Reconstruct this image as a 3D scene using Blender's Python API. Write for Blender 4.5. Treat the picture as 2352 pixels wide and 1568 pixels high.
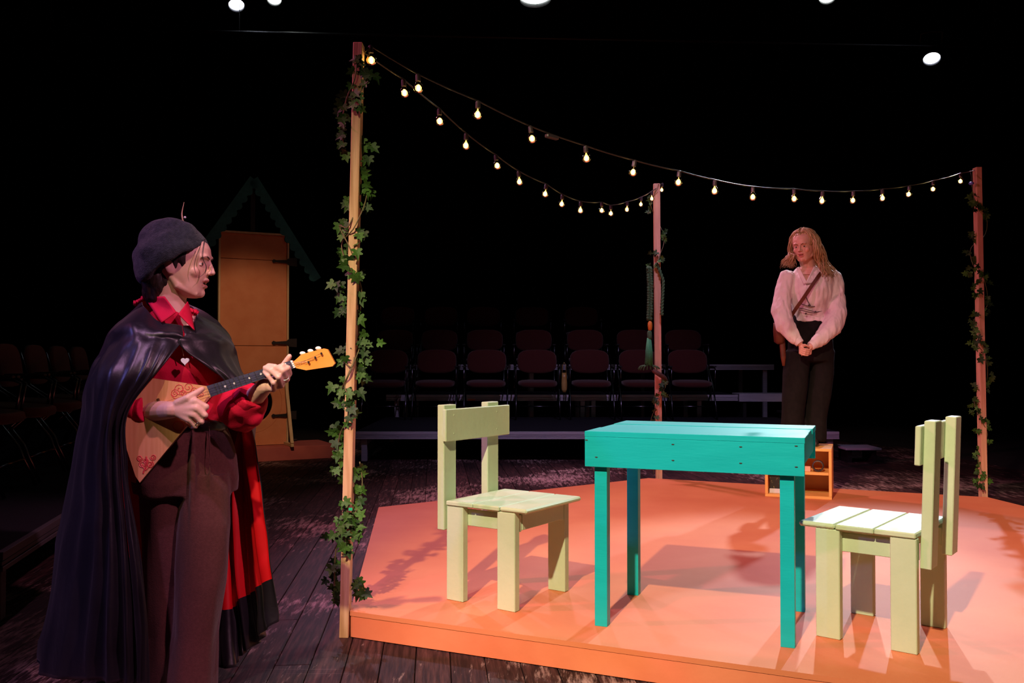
import bpy, bmesh, math, random
import numpy as np
from mathutils import Vector, Matrix, Euler, noise

random.seed(7)
for o in list(bpy.data.objects): bpy.data.objects.remove(o, do_unlink=True)
scene = bpy.context.scene
COL = scene.collection
PI = math.pi

# ------------------------------------------------------------------ camera
F_PX, CX, CY, HC = 2083.0, 1176.0, 784.0, 1.16
PITCH = math.atan(36.0 / F_PX)
cam_d = bpy.data.cameras.new('camera'); cam = bpy.data.objects.new('camera', cam_d); COL.objects.link(cam)
cam_d.sensor_width = 36.0; cam_d.lens = 36.0 * F_PX / 2352.0
cam_d.clip_start = 0.05; cam_d.clip_end = 200
cam.location = (0, 0, HC); cam.rotation_euler = (PI / 2 + PITCH, 0, 0)
scene.camera = cam

# ------------------------------------------------------------------ world, exposure
wd = bpy.data.worlds.new('world'); scene.world = wd; wd.use_nodes = True
wd.node_tree.nodes['Background'].inputs[0].default_value = (0.30, 0.16, 0.30, 1)
wd.node_tree.nodes['Background'].inputs[1].default_value = 0.003
vs = scene.view_settings
vs.view_transform = 'Standard'; vs.look = 'None'; vs.gamma = 1.0; vs.use_curve_mapping = False
vs.exposure = 0.0

# ------------------------------------------------------------------ stage lighting (hung above and in front of the stage), plus an added riser fill
def spot(name, loc, target, power, color, angle, blend=0.4, size=0.08, parent=None):
    l = bpy.data.lights.new(name, 'SPOT'); l.energy = power; l.color = color
    l.spot_size = math.radians(angle); l.spot_blend = blend; l.shadow_soft_size = size
    o = bpy.data.objects.new(name, l); COL.objects.link(o); o.location = loc
    o.rotation_euler = (Vector(target) - Vector(loc)).to_track_quat('-Z', 'Y').to_euler()
    return o
spot('key_light', (-1.75, -2.2, 5.9), (1.25, 4.2, 0.2), 3500, (1.0, 0.77, 0.47), 30, 0.55)
spot('pink_wash_light', (-5.6, 3.0, 4.9), (2.0, 5.9, 0.3), 950, (1.0, 0.20, 0.44), 44, 0.6)
spot('right_wash_light', (6.6, 0.2, 5.4), (3.0, 4.9, 0.4), 900, (1.0, 0.36, 0.42), 36, 0.7)
spot('lavender_light', (2.4, 0.0, 4.3), (-1.05, 3.0, 0.95), 620, (1.0, 0.42, 0.62), 21, 0.5)
spot('high_lavender_light', (-1.9, 0.3, 5.6), (-1.0, 2.85, 0.9), 400, (0.96, 0.46, 0.95), 20, 0.6)
spot('blue_side_light', (-5.5, 1.2, 3.9), (-1.2, 3.0, 1.0), 260, (0.30, 0.25, 1.0), 22, 0.5)
spot('door_light', (-1.0, 3.6, 5.6), (-2.9, 10.3, 1.0), 760, (1.0, 0.56, 0.34), 18, 0.6)
spot('face_light', (-1.4, -0.8, 5.2), (2.28, 6.9, 1.5), 1000, (1.0, 0.56, 0.50), 16, 0.6)
spot('riser_fill_light', (1.4, 5.6, 5.5), (1.2, 10.6, 0.2), 480, (0.78, 0.56, 1.0), 52, 0.8)  # added fill without a fixture, brightens the riser edges
spot('floor_light', (-0.4, -2.4, 5.0), (-0.1, 2.7, 0.0), 1150, (1.0, 0.55, 0.46), 17, 0.9)

# ------------------------------------------------------------------ helpers
def W(px, py, y):
    """point on the ray through a photo pixel, at distance y in front of the camera"""
    rx = (px - CX) / F_PX; ru = -(py - CY) / F_PX
    dy = math.cos(PITCH) - ru * math.sin(PITCH); dz = math.sin(PITCH) + ru * math.cos(PITCH)
    t = y / dy
    return Vector((rx * t, y, HC + dz * t))
def G(px, py, z=0.0):
    rx = (px - CX) / F_PX; ru = -(py - CY) / F_PX
    dy = math.cos(PITCH) - ru * math.sin(PITCH); dz = math.sin(PITCH) + ru * math.cos(PITCH)
    t = (z - HC) / dz
    return Vector((rx * t, dy * t, z))

def tag(o, label=None, cat=None, group=None, kind=None):
    if label: o['label'] = label
    if cat: o['category'] = cat
    if group: o['group'] = group
    if kind: o['kind'] = kind
    return o
def empty(name, loc=(0, 0, 0), rz=0.0, label=None, cat=None, group=None):
    o = bpy.data.objects.new(name, None); COL.objects.link(o)
    o.location = loc; o.rotation_euler = (0, 0, rz); o.empty_display_size = 0.1
    return tag(o, label, cat, group)
def link_mesh(name, me, mats=None, parent=None, smooth=False, world=False):
    o = bpy.data.objects.new(name, me); COL.objects.link(o)
    if mats is not None:
        for m in (mats if isinstance(mats, (list, tuple)) else [mats]): me.materials.append(m)
    if smooth:
        me.polygons.foreach_set('use_smooth', [True] * len(me.polygons)); me.update()
    if parent is not None:
        o.parent = parent
        if world:
            o.matrix_parent_inverse = (Matrix.Translation(parent.location) @ parent.rotation_euler.to_matrix().to_4x4()).inverted()
    return o
class MB:
    """collects shapes, then links them as one mesh object"""
    def __init__(s): s.v = []; s.f = []; s.m = []
    def add(s, vs, fs, mi=0):
        b = len(s.v); s.v += [tuple(v) for v in vs]; s.f += [tuple(i + b for i in f) for f in fs]; s.m += [mi] * len(fs)
    def box(s, lo, hi, mat=None, bev=0.0, mi=0):
        x0, y0, z0 = lo; x1, y1, z1 = hi
        if bev <= 0:
            vs = [(x0,y0,z0),(x1,y0,z0),(x1,y1,z0),(x0,y1,z0),(x0,y0,z1),(x1,y0,z1),(x1,y1,z1),(x0,y1,z1)]
            fs = [(0,3,2,1),(4,5,6,7),(0,1,5,4),(1,2,6,5),(2,3,7,6),(3,0,4,7)]
        else:
            bm = bmesh.new()
            bmesh.ops.create_cube(bm, size=1.0)
            for v in bm.verts:
                v.co = Vector(((x0+x1)/2 + v.co.x*(x1-x0), (y0+y1)/2 + v.co.y*(y1-y0), (z0+z1)/2 + v.co.z*(z1-z0)))
            bmesh.ops.bevel(bm, geom=list(bm.edges), offset=bev, segments=1, affect='EDGES')
            bm.verts.ensure_lookup_table(); bm.verts.index_update()
            vs = [v.co.copy() for v in bm.verts]; fs = [[v.index for v in f.verts] for f in bm.faces]; bm.free()
        if mat is not None: vs = [mat @ Vector(v) for v in vs]
        s.add(vs, fs, mi); return s
    def bar(s, a, b, w, d, up=(0, 0, 1), bev=0.0, mi=0):
        """square bar from a to b, w across, d along 'up' made perpendicular"""
        a = Vector(a); b = Vector(b); z = (b - a); L = z.length; z.normalize()
        u = Vector(up); x = u.cross(z)
        if x.length < 1e-5: x = Vector((1, 0, 0)).cross(z)
        x.normalize(); y = z.cross(x)
        M = Matrix((x, y, z)).transposed().to_4x4(); M.translation = a
        return s.box((-w/2, -d/2, 0), (w/2, d/2, L), M, bev, mi)
    def loft(s, rings, closed=True, caps=True, mi=0):
        n = len(rings[0]); b = len(s.v); fs = []
        for r in rings: s.v += [tuple(p) for p in r]
        for i in range(len(rings) - 1):
            for j in range(n if closed else n - 1):
                k = (j + 1) % n
                fs.append((b + i*n + j, b + i*n + k, b + (i+1)*n + k, b + (i+1)*n + j))
        if caps and closed:
            fs.append(tuple(b + j for j in reversed(range(n))))
            e = b + (len(rings) - 1) * n; fs.append(tuple(e + j for j in range(n)))
        s.f += fs; s.m += [mi] * len(fs); return s
    def tube(s, pts, r, n=8, caps=True, mi=0, flat=None):
        """round tube along pts; r a number or one per point"""
        pts = [Vector(p) for p in pts]; m = len(pts)
        rs = r if isinstance(r, (list, tuple)) else [r] * m
        t0 = (pts[1] - pts[0]).normalized()
        ref = Vector((0, 0, 1)) if abs(t0.z) < 0.9 else Vector((0, 1, 0))
        x = ref.cross(t0).normalized(); rings = []
        for i in range(m):
            if i == 0: t = pts[1] - pts[0]
            elif i == m - 1: t = pts[-1] - pts[-2]
            else: t = pts[i+1] - pts[i-1]
            t = t.normalized() if t.length > 1e-9 else t0
            x = (x - t * x.dot(t)); x = x.normalized() if x.length > 1e-6 else ref.cross(t).normalized()
            y = t.cross(x)
            rings.append([pts[i] + (x * math.cos(2*PI*k/n) + y * math.sin(2*PI*k/n)) * rs[i] for k in range(n)])
        return s.loft(rings, True, caps, mi)
    def cyl(s, a, b, r, n=16, r2=None, mi=0): return s.tube([a, b], [r, r if r2 is None else r2], n, True, mi)
    def ball(s, c, r, n=12, m=8, mat=None, mi=0):
        """ellipsoid; r a number or a triple"""
        c = Vector(c); rr = r if isinstance(r, (list, tuple)) else (r, r, r); b = len(s.v); fs = []
        vs = [Vector((0, 0, -rr[2]))]
        for i in range(1, m):
            t = PI * i / m - PI / 2
            for j in range(n):
                a = 2*PI*j/n
                vs.append(Vector((math.cos(t)*math.cos(a)*rr[0], math.cos(t)*math.sin(a)*rr[1], math.sin(t)*rr[2])))
        vs.append(Vector((0, 0, rr[2])))
        for j in range(n): fs.append((b, b + 1 + (j+1) % n, b + 1 + j))
        for i in range(m - 2):
            for j in range(n):
                k = (j + 1) % n; p = b + 1 + i*n
                fs.append((p + j, p + k, p + n + k, p + n + j))
        e = b + 1 + (m-1)*n; p = b + 1 + (m-2)*n
        for j in range(n): fs.append((p + j, p + (j+1) % n, e))
        if mat is not None: vs = [mat @ v for v in vs]
        s.v += [tuple(c + v) for v in vs]; s.f += fs; s.m += [mi]*len(fs); return s
    def prism(s, poly, depth, mat, mi=0):
        """flat outline (x, y) given thickness along local z from 0 to depth"""
        n = len(poly)
        vs = [mat @ Vector((p[0], p[1], 0)) for p in poly] + [mat @ Vector((p[0], p[1], depth)) for p in poly]
        fs = [tuple(reversed(range(n))), tuple(range(n, 2*n))] + [(i, (i+1) % n, n + (i+1) % n, n + i) for i in range(n)]
        s.add(vs, fs, mi); return s
    def mesh(s, name='m'):
        me = bpy.data.meshes.new(name); me.from_pydata(s.v, [], s.f)
        me.polygons.foreach_set('material_index', s.m); me.update(); return me
    def build(s, name, mats, parent=None, smooth=False, world=False):
        me = s.mesh(name)
        bm = bmesh.new(); bm.from_mesh(me); bmesh.ops.recalc_face_normals(bm, faces=bm.faces); bm.to_mesh(me); bm.free()
        return link_mesh(name, me, mats, parent, smooth, world)
def crom(pts, n):
    """Catmull-Rom through pts, n samples"""
    P = [np.array(p, float) for p in pts]; m = len(P); out = []
    for i in range(n):
        t = i / (n - 1) * (m - 1); k = min(int(t), m - 2); f = t - k
        p0 = P[max(k-1, 0)]; p1 = P[k]; p2 = P[k+1]; p3 = P[min(k+2, m-1)]
        out.append(0.5*((2*p1) + (-p0+p2)*f + (2*p0-5*p1+4*p2-p3)*f*f + (-p0+3*p1-3*p2+p3)*f**3))
    return out
def copy_tree(o, parent=None):
    c = o.copy(); COL.objects.link(c)
    if parent is not None: c.parent = parent
    for ch in [x for x in bpy.data.objects if x.parent == o]: copy_tree(ch, c)
    return c
def frame(x, y, z, loc):
    M = Matrix((Vector(x), Vector(y), Vector(z))).transposed().to_4x4(); M.translation = Vector(loc); return M

# ------------------------------------------------------------------ materials
MATS = {}
def mat(name, col, rough=0.6, col2=None, nscale=6.0, stretch=(1, 1, 1), bump=0.0, bscale=None, metal=0.0, spec=0.5, contrast=(0.35, 0.65), sheen=0.0, rnd=0.0, coat=0.0):
    m = bpy.data.materials.new(name); m.use_nodes = True; nt = m.node_tree; b = nt.nodes['Principled BSDF']
    b.inputs['Base Color'].default_value = (*col, 1); b.inputs['Roughness'].default_value = rough
    b.inputs['Metallic'].default_value = metal; b.inputs['Specular IOR Level'].default_value = spec
    b.inputs['Sheen Weight'].default_value = sheen; b.inputs['Coat Weight'].default_value = coat
    tc = nt.nodes.new('ShaderNodeTexCoord'); mp = nt.nodes.new('ShaderNodeMapping')
    mp.inputs['Scale'].default_value = stretch; nt.links.new(tc.outputs['Object'], mp.inputs['Vector'])
    vec = mp.outputs['Vector']
    if rnd:
        oi = nt.nodes.new('ShaderNodeObjectInfo'); va = nt.nodes.new('ShaderNodeVectorMath'); va.operation = 'ADD'
        sc = nt.nodes.new('ShaderNodeMath'); sc.operation = 'MULTIPLY'; sc.inputs[1].default_value = 37.0
        nt.links.new(oi.outputs['Random'], sc.inputs[0]); nt.links.new(vec, va.inputs[0]); nt.links.new(sc.outputs[0], va.inputs[1])
        vec = va.outputs[0]
    nz = nt.nodes.new('ShaderNodeTexNoise'); nz.inputs['Scale'].default_value = nscale; nz.inputs['Detail'].default_value = 6
    nt.links.new(vec, nz.inputs['Vector'])
    if col2 is not None:
        rp = nt.nodes.new('ShaderNodeValToRGB'); rp.color_ramp.elements[0].position = contrast[0]; rp.color_ramp.elements[1].position = contrast[1]
        rp.color_ramp.elements[0].color = (*col, 1); rp.color_ramp.elements[1].color = (*col2, 1)
        nt.links.new(nz.outputs['Fac'], rp.inputs['Fac']); out = rp.outputs['Color']
        if rnd:
            hs = nt.nodes.new('ShaderNodeHueSaturation'); ma = nt.nodes.new('ShaderNodeMapRange')
            ma.inputs['To Min'].default_value = 1 - rnd; ma.inputs['To Max'].default_value = 1 + rnd
            nt.links.new(oi.outputs['Random'], ma.inputs['Value']); nt.links.new(ma.outputs['Result'], hs.inputs['Value'])
            nt.links.new(out, hs.inputs['Color']); out = hs.outputs['Color']
        nt.links.new(out, b.inputs['Base Color'])
    if bump > 0:
        n2 = nt.nodes.new('ShaderNodeTexNoise'); n2.inputs['Scale'].default_value = bscale or nscale*4; n2.inputs['Detail'].default_value = 5
        nt.links.new(vec, n2.inputs['Vector'])
        bp = nt.nodes.new('ShaderNodeBump'); bp.inputs['Strength'].default_value = bump; bp.inputs['Distance'].default_value = 0.01
        nt.links.new(n2.outputs['Fac'], bp.inputs['Height']); nt.links.new(bp.outputs['Normal'], b.inputs['Normal'])
    MATS[name] = m; return m
def emis(name, col, strength):
    m = bpy.data.materials.new(name); m.use_nodes = True; nt = m.node_tree; b = nt.nodes['Principled BSDF']
    b.inputs['Base Color'].default_value = (0, 0, 0, 1); b.inputs['Emission Color'].default_value = (*col, 1)
    b.inputs['Emission Strength'].default_value = strength; MATS[name] = m; return m

M_deck = mat('deck_paint', (0.62, 0.185, 0.080), 0.62, (0.69, 0.240, 0.105), 1.6, bump=0.05, bscale=60, spec=0.3)
M_deck_side = mat('deck_side_paint', (0.70, 0.20, 0.09), 0.6, (0.76, 0.25, 0.12), 3, bump=0.06, bscale=50, spec=0.3)
M_teal = mat('teal_paint', (0.002, 0.48, 0.53), 0.42, (0.004, 0.53, 0.58), 4, (1, 6, 6), bump=0.06, bscale=25, spec=0.4)
M_pale = mat('pale_green_paint', (0.49, 0.64, 0.43), 0.5, (0.54, 0.68, 0.47), 5, bump=0.08, bscale=40, spec=0.4)
M_nail = mat('nail_head', (0.02, 0.03, 0.025), 0.7, (0.04, 0.05, 0.04))
M_post = mat('pine_wood', (0.50, 0.28, 0.13), 0.6, (0.72, 0.47, 0.26), 9, (5, 5, 0.35), bump=0.12, bscale=30, contrast=(0.38, 0.62))
M_post_red = mat('pine_wood_dark', (0.58, 0.30, 0.17), 0.6, (0.72, 0.42, 0.26), 9, (5, 5, 0.35), bump=0.1, bscale=30)
M_plank = mat('worn_black_board', (0.015, 0.007, 0.008), 0.70, (0.070, 0.029, 0.028), 5, (14, 1.0, 1), bump=0.25, bscale=9, spec=0.22, rnd=0.4, contrast=(0.38, 0.72))
M_under = mat('floor_gap', (0.008, 0.006, 0.007), 0.7, (0.014, 0.010, 0.012), 2)
M_black = mat('black_drape', (0.004, 0.004, 0.005), 0.95, (0.006, 0.006, 0.007), 3, (4, 4, 0.3), spec=0.05)
M_ceil = mat('black_ceiling', (0.004, 0.004, 0.004), 0.95, (0.006, 0.006, 0.006), 3, spec=0.05)
M_alu = mat('aluminium_edge', (0.46, 0.44, 0.52), 0.38, (0.54, 0.52, 0.60), 14, (0.3, 4, 4), bump=0.05, metal=0.15)
M_alu_shaded = mat('shaded_aluminium_edge', (0.055, 0.048, 0.055), 0.6, (0.08, 0.07, 0.08), 14, (0.3, 4, 4), bump=0.05)  # darker copy of the aluminium edge, left riser's shade put into its colour
M_carpet = mat('riser_carpet', (0.014, 0.014, 0.020), 0.95, (0.024, 0.022, 0.030), 120, bump=0.3, spec=0.1)
M_maroon = mat('maroon_upholstery', (0.060, 0.013, 0.011), 0.9, (0.078, 0.018, 0.015), 150, bump=0.3, spec=0.15, sheen=0.2)
M_chrome = mat('dark_chrome', (0.10, 0.10, 0.12), 0.22, (0.14, 0.14, 0.16), 20, metal=1.0)
M_blackmetal = mat('black_metal', (0.010, 0.010, 0.011), 0.45, (0.016, 0.016, 0.017), 30, spec=0.4)
M_orange = mat('crate_paint', (0.78, 0.38, 0.10), 0.55, (0.85, 0.45, 0.14), 5, bump=0.06)
M_door = mat('door_paint', (0.62, 0.24, 0.11), 0.7, (0.68, 0.29, 0.14), 6, bump=0.06, spec=0.2)
M_trimwood = mat('tan_trim', (0.58, 0.42, 0.22), 0.65, (0.66, 0.50, 0.28), 8, (4, 4, 0.5), bump=0.05)
M_base = mat('red_base_paint', (0.42, 0.10, 0.09), 0.6, (0.50, 0.13, 0.11), 6, bump=0.1)
M_roof = mat('roof_trim_paint', (0.008, 0.14, 0.15), 0.6, (0.014, 0.18, 0.19), 20, bump=0.15)

# scuffs of bare wood and old paint over the black boards
def add_scuffs(m):
    nt = m.node_tree; b = nt.nodes['Principled BSDF']; src = b.inputs['Base Color'].links[0].from_socket
    geo = nt.nodes.new('ShaderNodeNewGeometry'); mp = nt.nodes.new('ShaderNodeMapping'); mp.inputs['Scale'].default_value = (22, 3.5, 1)
    mp.inputs['Rotation'].default_value = (0, 0, math.radians(-5)); nt.links.new(geo.outputs['Position'], mp.inputs['Vector'])
    n1 = nt.nodes.new('ShaderNodeTexNoise'); n1.inputs['Scale'].default_value = 1.6; n1.inputs['Detail'].default_value = 9; n1.inputs['Roughness'].default_value = 0.72
    nt.links.new(mp.outputs['Vector'], n1.inputs['Vector'])
    n2 = nt.nodes.new('ShaderNodeTexNoise'); n2.inputs['Scale'].default_value = 0.9; n2.inputs['Detail'].default_value = 3
    nt.links.new(geo.outputs['Position'], n2.inputs['Vector'])
    mu = nt.nodes.new('ShaderNodeMath'); mu.operation = 'MULTIPLY_ADD'; mu.inputs[1].default_value = 0.9
    nt.links.new(n2.outputs['Fac'], mu.inputs[0]); nt.links.new(n1.outputs['Fac'], mu.inputs[2])
    rp = nt.nodes.new('ShaderNodeValToRGB'); rp.color_ramp.elements[0].position = 0.99; rp.color_ramp.elements[1].position = 1.0
    rp.color_ramp.elements[0].color = (0, 0, 0, 1); rp.color_ramp.elements[1].color = (1, 1, 1, 1)
    sb = nt.nodes.new('ShaderNodeMapRange'); sb.inputs['From Min'].default_value = 0.99; sb.inputs['From Max'].default_value = 1.16
    nt.links.new(mu.outputs[0], sb.inputs['Value']); rp.color_ramp.elements[0].position = 0.0; nt.links.new(sb.outputs['Result'], rp.inputs['Fac'])
    # long scratches across the boards
    mp3 = nt.nodes.new('ShaderNodeMapping'); mp3.inputs['Scale'].default_value = (0.7, 60, 1); mp3.inputs['Rotation'].default_value = (0, 0, math.radians(-24))
    nt.links.new(geo.outputs['Position'], mp3.inputs['Vector'])
    n3 = nt.nodes.new('ShaderNodeTexNoise'); n3.inputs['Scale'].default_value = 1.2; n3.inputs['Detail'].default_value = 2
    nt.links.new(mp3.outputs['Vector'], n3.inputs['Vector'])
    r3 = nt.nodes.new('ShaderNodeValToRGB'); r3.color_ramp.elements[0].position = 0.70; r3.color_ramp.elements[1].position = 0.80
    r3.color_ramp.elements[0].color = (0, 0, 0, 1); r3.color_ramp.elements[1].color = (0.5, 0.5, 0.5, 1)
    nt.links.new(n3.outputs['Fac'], r3.inputs['Fac'])
    mx0 = nt.nodes.new('ShaderNodeMath'); mx0.operation = 'MAXIMUM'
    nt.links.new(rp.outputs['Color'], mx0.inputs[0]); nt.links.new(r3.outputs['Color'], mx0.inputs[1])
    mx = nt.nodes.new('ShaderNodeMix'); mx.data_type = 'RGBA'; mx.inputs[7].default_value = (0.40, 0.27, 0.25, 1)
    nt.links.new(mx0.outputs[0], mx.inputs[0]); nt.links.new(src, mx.inputs[6]); nt.links.new(mx.outputs[2], b.inputs['Base Color'])
add_scuffs(M_plank)

# ------------------------------------------------------------------ the room
def struct(o): o['kind'] = 'structure'; return o
floor = struct(MB().box((-9, -4, -0.10), (11, 19, -0.022)).build('floor', M_under))
struct(MB().box((-9, 18.6, -0.1), (11, 18.8, 7.2)).build('wall_back', M_black))
struct(MB().box((-9.2, -4, -0.1), (-9, 18.8, 7.2)).build('wall_left', M_black))
struct(MB().box((11, -4, -0.1), (11.2, 18.8, 7.2)).build('wall_right', M_black))
struct(MB().box((-9.2, -4, 7.2), (11.2, 18.8, 7.3)).build('ceiling', M_ceil))
# floor boards, running away from the camera
BW = 0.132; bang = math.radians(4.95)
bmesh_len = {}
def board_mesh(L):
    if L not in bmesh_len: bmesh_len[L] = MB().box((-BW/2 + 0.0016, 0, -0.020), (BW/2 - 0.0016, L - 0.002, 0), bev=0.0022).mesh('board')
    if not bmesh_len[L].materials: bmesh_len[L].materials.append(M_plank)
    return bmesh_len[L]
bdir = Vector((-math.sin(bang), math.cos(bang), 0)); bper = Vector((math.cos(bang), math.sin(bang), 0))
hexc = Vector((1.45, 5.30)); HEXR = 2.614
nb = 0
for i in range(-26, 46):
    t = 1.7 - random.choice([0, 0.6, 1.2, 1.8])
    while t < 10.6:
        L = random.choice([2.4, 3.0, 3.6, 4.2])
        p = bper * (i * BW) + bdir * t; e = p + bdir * L
        vis = False
        for k in range(9):
            q = p.lerp(e, k / 8)
            if q.y > 1.9 and abs(q.x) < 0.60 * q.y + 0.15 and (Vector((q.x, q.y)) - hexc).length > HEXR * 0.80: vis = True
        if vis:
            o = bpy.data.objects.new('board', board_mesh(L)); COL.objects.link(o); o.parent = floor
            o.location = p; o.rotation_euler = (0, 0, bang); nb += 1
        t += L
print('boards', nb)

# ------------------------------------------------------------------ hexagonal platform
PZ = 0.11
hexv = [hexc + Vector((math.cos(math.radians(215.8 - 60*k)), math.sin(math.radians(215.8 - 60*k)))) * HEXR for k in range(6)]
plat = empty('stage_platform', (hexc.x, hexc.y, 0), 0, 'low hexagonal stage platform painted peach orange under the table and chairs', 'platform')
m = MB(); m.prism([(v.x - hexc.x, v.y - hexc.y) for v in reversed(hexv)], 0.019, Matrix.Translation((0, 0, PZ - 0.019)))
m.build('deck', M_deck, plat)
for k in range(6):
    a = (hexv[k] - hexc) * 0.999; b = (hexv[(k+1) % 6] - hexc) * 0.999
    d = (b - a).normalized(); nrm = Vector((-d.y, d.x))
    if nrm.dot(a) < 0: nrm = -nrm
    m = MB(); aa = a - nrm*0.019; bb = b - nrm*0.019
    M = frame((d.x, d.y, 0), (-nrm.x, -nrm.y, 0), (0, 0, 1), (a.x, a.y, 0))
    m.box((0.002, 0, 0.003), ((b-a).length - 0.002, 0.038, PZ - 0.0195), M, bev=0.0012)
    m.build('fascia_board', M_deck_side, plat)

# ------------------------------------------------------------------ table
tb = empty('table', (0.773, 3.68, PZ), math.radians(-21.8), 'turquoise painted wooden table with deep apron and slim straight legs', 'table')
TX0, TX1, TY0, TY1, TH, AH = -0.408, 0.415, -0.297, 0.345, 0.761, 0.138
ys = [TY0 - 0.0015, -0.085, 0.13, TY1]
for k in range(3):
    m = MB(); m.box((TX0, ys[k] + 0.0015, TH - 0.021), (TX1 - (0.004 if k == 1 else 0), ys[k+1] - 0.0015, TH - (0.002 if k == 1 else 0)), bev=0.0014)
    m.build('top_plank', M_teal, tb)
MB().box((TX0 + 0.001, TY0, TH - AH), (TX1 - 0.002, TY0 + 0.02, TH - 0.0213), bev=0.001).build('apron_board', M_teal, tb)
MB().box((TX0 + 0.001, TY1 - 0.02, TH - AH), (TX1 - 0.002, TY1, TH - 0.0213), bev=0.001).build('apron_board', M_teal, tb)
for s_ in (TX0 + 0.004, TX1 - 0.028):
    MB().box((s_, TY0 + 0.0215, TH - 0.105), (s_ + 0.02, TY1 - 0.0215, TH - 0.0213), bev=0.001).build('apron_board', M_teal, tb)
for (lx, ly) in ((-0.35, -0.25), (0.35, -0.25), (-0.35, 0.25), (0.35, 0.25)):
    MB().box((lx - 0.025, ly - 0.022, 0.0), (lx + 0.025, ly + 0.022, TH - 0.0213), bev=0.001).build('leg', M_teal, tb)
for (nx, nz) in ((-0.40, 0.035), (-0.36, 0.10), (0.385, 0.03), (0.385, 0.105), (0.19, 0.04), (0.19, 0.10), (-0.06, 0.04), (-0.06, 0.10)):
    m = MB(); m.ball((nx, TY0 - 0.0005, TH - nz), (0.006, 0.0012, 0.0025), 8, 5); m.build('nail', M_nail, tb)

# ------------------------------------------------------------------ two plank chairs
def plank_chair(loc, rz, label, bw, upv, toph, lean):
    c = empty('plank_chair', loc, rz, label, 'chair', 'pale green plank chairs')
    D, Wd, a, t, SH = 0.36, 0.43, 0.09, 0.036, 0.428
    for su in (-1, 1):
        for sv in (-1, 1):
            u0 = -D/2 if su < 0 else D/2 - a; v0 = -Wd/2 if sv < 0 else Wd/2 - t
            MB().box((u0, v0, 0), (u0 + a, v0 + t, SH - 0.021), bev=0.003).build('leg', M_pale, c)
    sp = [-0.180, -0.035, 0.105, 0.243]
    for k in range(3):
        m = MB(); dz = (0.0, 0.0, 0.0)[k]
        m.box((sp[k] + 0.0012, -0.222, SH - 0.020), (sp[k+1] - 0.0012, 0.222, SH + dz), bev=0.004 if k < 2 else 0.007); m.build('seat_plank', M_pale, c)
    for sv in (-1, 1):   # side rails inside the legs
        v0 = -Wd/2 + t + 0.001 if sv < 0 else Wd/2 - t - 0.021
        MB().box((-D/2 + 0.004, v0, SH - 0.105), (D/2 - 0.004, v0 + 0.02, SH - 0.035), bev=0.002).build('side_rail', M_pale, c)
    MB().box((D/2 - 0.021, -Wd/2 + t + 0.022, SH - 0.10), (D/2 - 0.001, Wd/2 - t - 0.022, SH - 0.022), bev=0.002).build('front_rail', M_pale, c)
    for v in upv:        # uprights bolted behind the rear legs, leaning slightly back
        m = MB(); M = Matrix.Translation((-0.184, 0, 0.30)) @ Matrix.Rotation(-lean, 4, 'Y')
        m.box((-0.038, v - 0.043, 0), (0.0, v + 0.043, toph - 0.30), M, bev=0.003); m.build('upright', M_pale, c)
    M = Matrix.Translation((-0.184, 0, 0.30)) @ Matrix.Rotation(-lean, 4, 'Y')
    bd = MB(); bd.box((0.0012, -bw/2, toph - 0.30 - 0.158), (0.0212, bw/2, toph - 0.30 - 0.018), M, bev=0.003); bd = bd.build('backrest', M_pale, c)
    for v in upv:
        for dz in (0.045, 0.125):
            m = MB(); m.ball(M @ Vector((0.0215, v, toph - 0.30 - dz)), (0.0012, 0.004, 0.004), 8, 5); m.build('screw_head', M_pale, bd)
    return c
plank_chair((-0.014, 4.025, PZ), math.radians(-34.8), 'pale green plank chair standing left of the turquoise table', 0.481, (-0.185, 0.135), 0.842, 0.0)
plank_chair((1.420, 3.492, PZ), math.radians(141.4), 'pale green plank chair standing right of the turquoise table', 0.44, (0.145, -0.155), 0.825, 0.035)

# ------------------------------------------------------------------ orange crate with things in it
cr = empty('wooden_crate', (2.131, 6.775, PZ), math.radians(-21.0), 'orange painted open wooden crate under the feet of the woman in the white blouse', 'crate')
CW, CD, CH, CT = 0.476, 0.42, 0.374, 0.021
MB().box((-CW/2, 0, 0), (CW/2, CD, CT), bev=0.002).build('bottom_panel', M_orange, cr)
MB().box((-CW/2, 0, CH - CT), (CW/2, CD, CH), bev=0.002).build('top_panel', M_orange, cr)
for s_ in (-1, 1):
    x0 = -CW/2 if s_ < 0 else CW/2 - CT
    MB().box((x0, 0, CT + 0.0005), (x0 + CT, CD, CH - CT - 0.0005), bev=0.002).build('side_panel', M_orange, cr)
MB().box((-CW/2 + CT + .001, CD - 0.012, CT + .001), (CW/2 - CT - .001, CD - .001, CH - CT - .001)).build('back_panel', M_orange, cr)
MB().box((-CW/2 + CT + .001, 0.004, CH/2 - 0.010), (CW/2 - CT - .001, CD - 0.013, CH/2 + 0.010), bev=0.001).build('shelf', M_orange, cr)
def in_crate(x, y, z): return cr.matrix_basis @ Vector((x, y, z)) if False else Matrix.Translation(cr.location) @ Matrix.Rotation(cr.rotation_euler.z, 4, 'Z') @ Vector((x, y, z))
M_tape = mat('dark_roll', (0.03, 0.022, 0.026), 0.45, (0.05, 0.04, 0.045), 30)
M_pinkbox = mat('pink_card', (0.72, 0.38, 0.27), 0.7, (0.78, 0.43, 0.31), 8)
M_blackbook = mat('black_gilt_cover', (0.012, 0.010, 0.010), 0.5, (0.20, 0.15, 0.07), 55, contrast=(0.60, 0.66))
M_paper = mat('paper_block', (0.62, 0.60, 0.66), 0.8, (0.70, 0.68, 0.73), 40, (1, 1, 12))
rr = empty('tape_roll', in_crate(0.14, 0.035, CH/2 + 0.010 + 0.0435), cr.rotation_euler.z, 'dark round roll standing on the upper shelf of the orange crate', 'roll')
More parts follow.
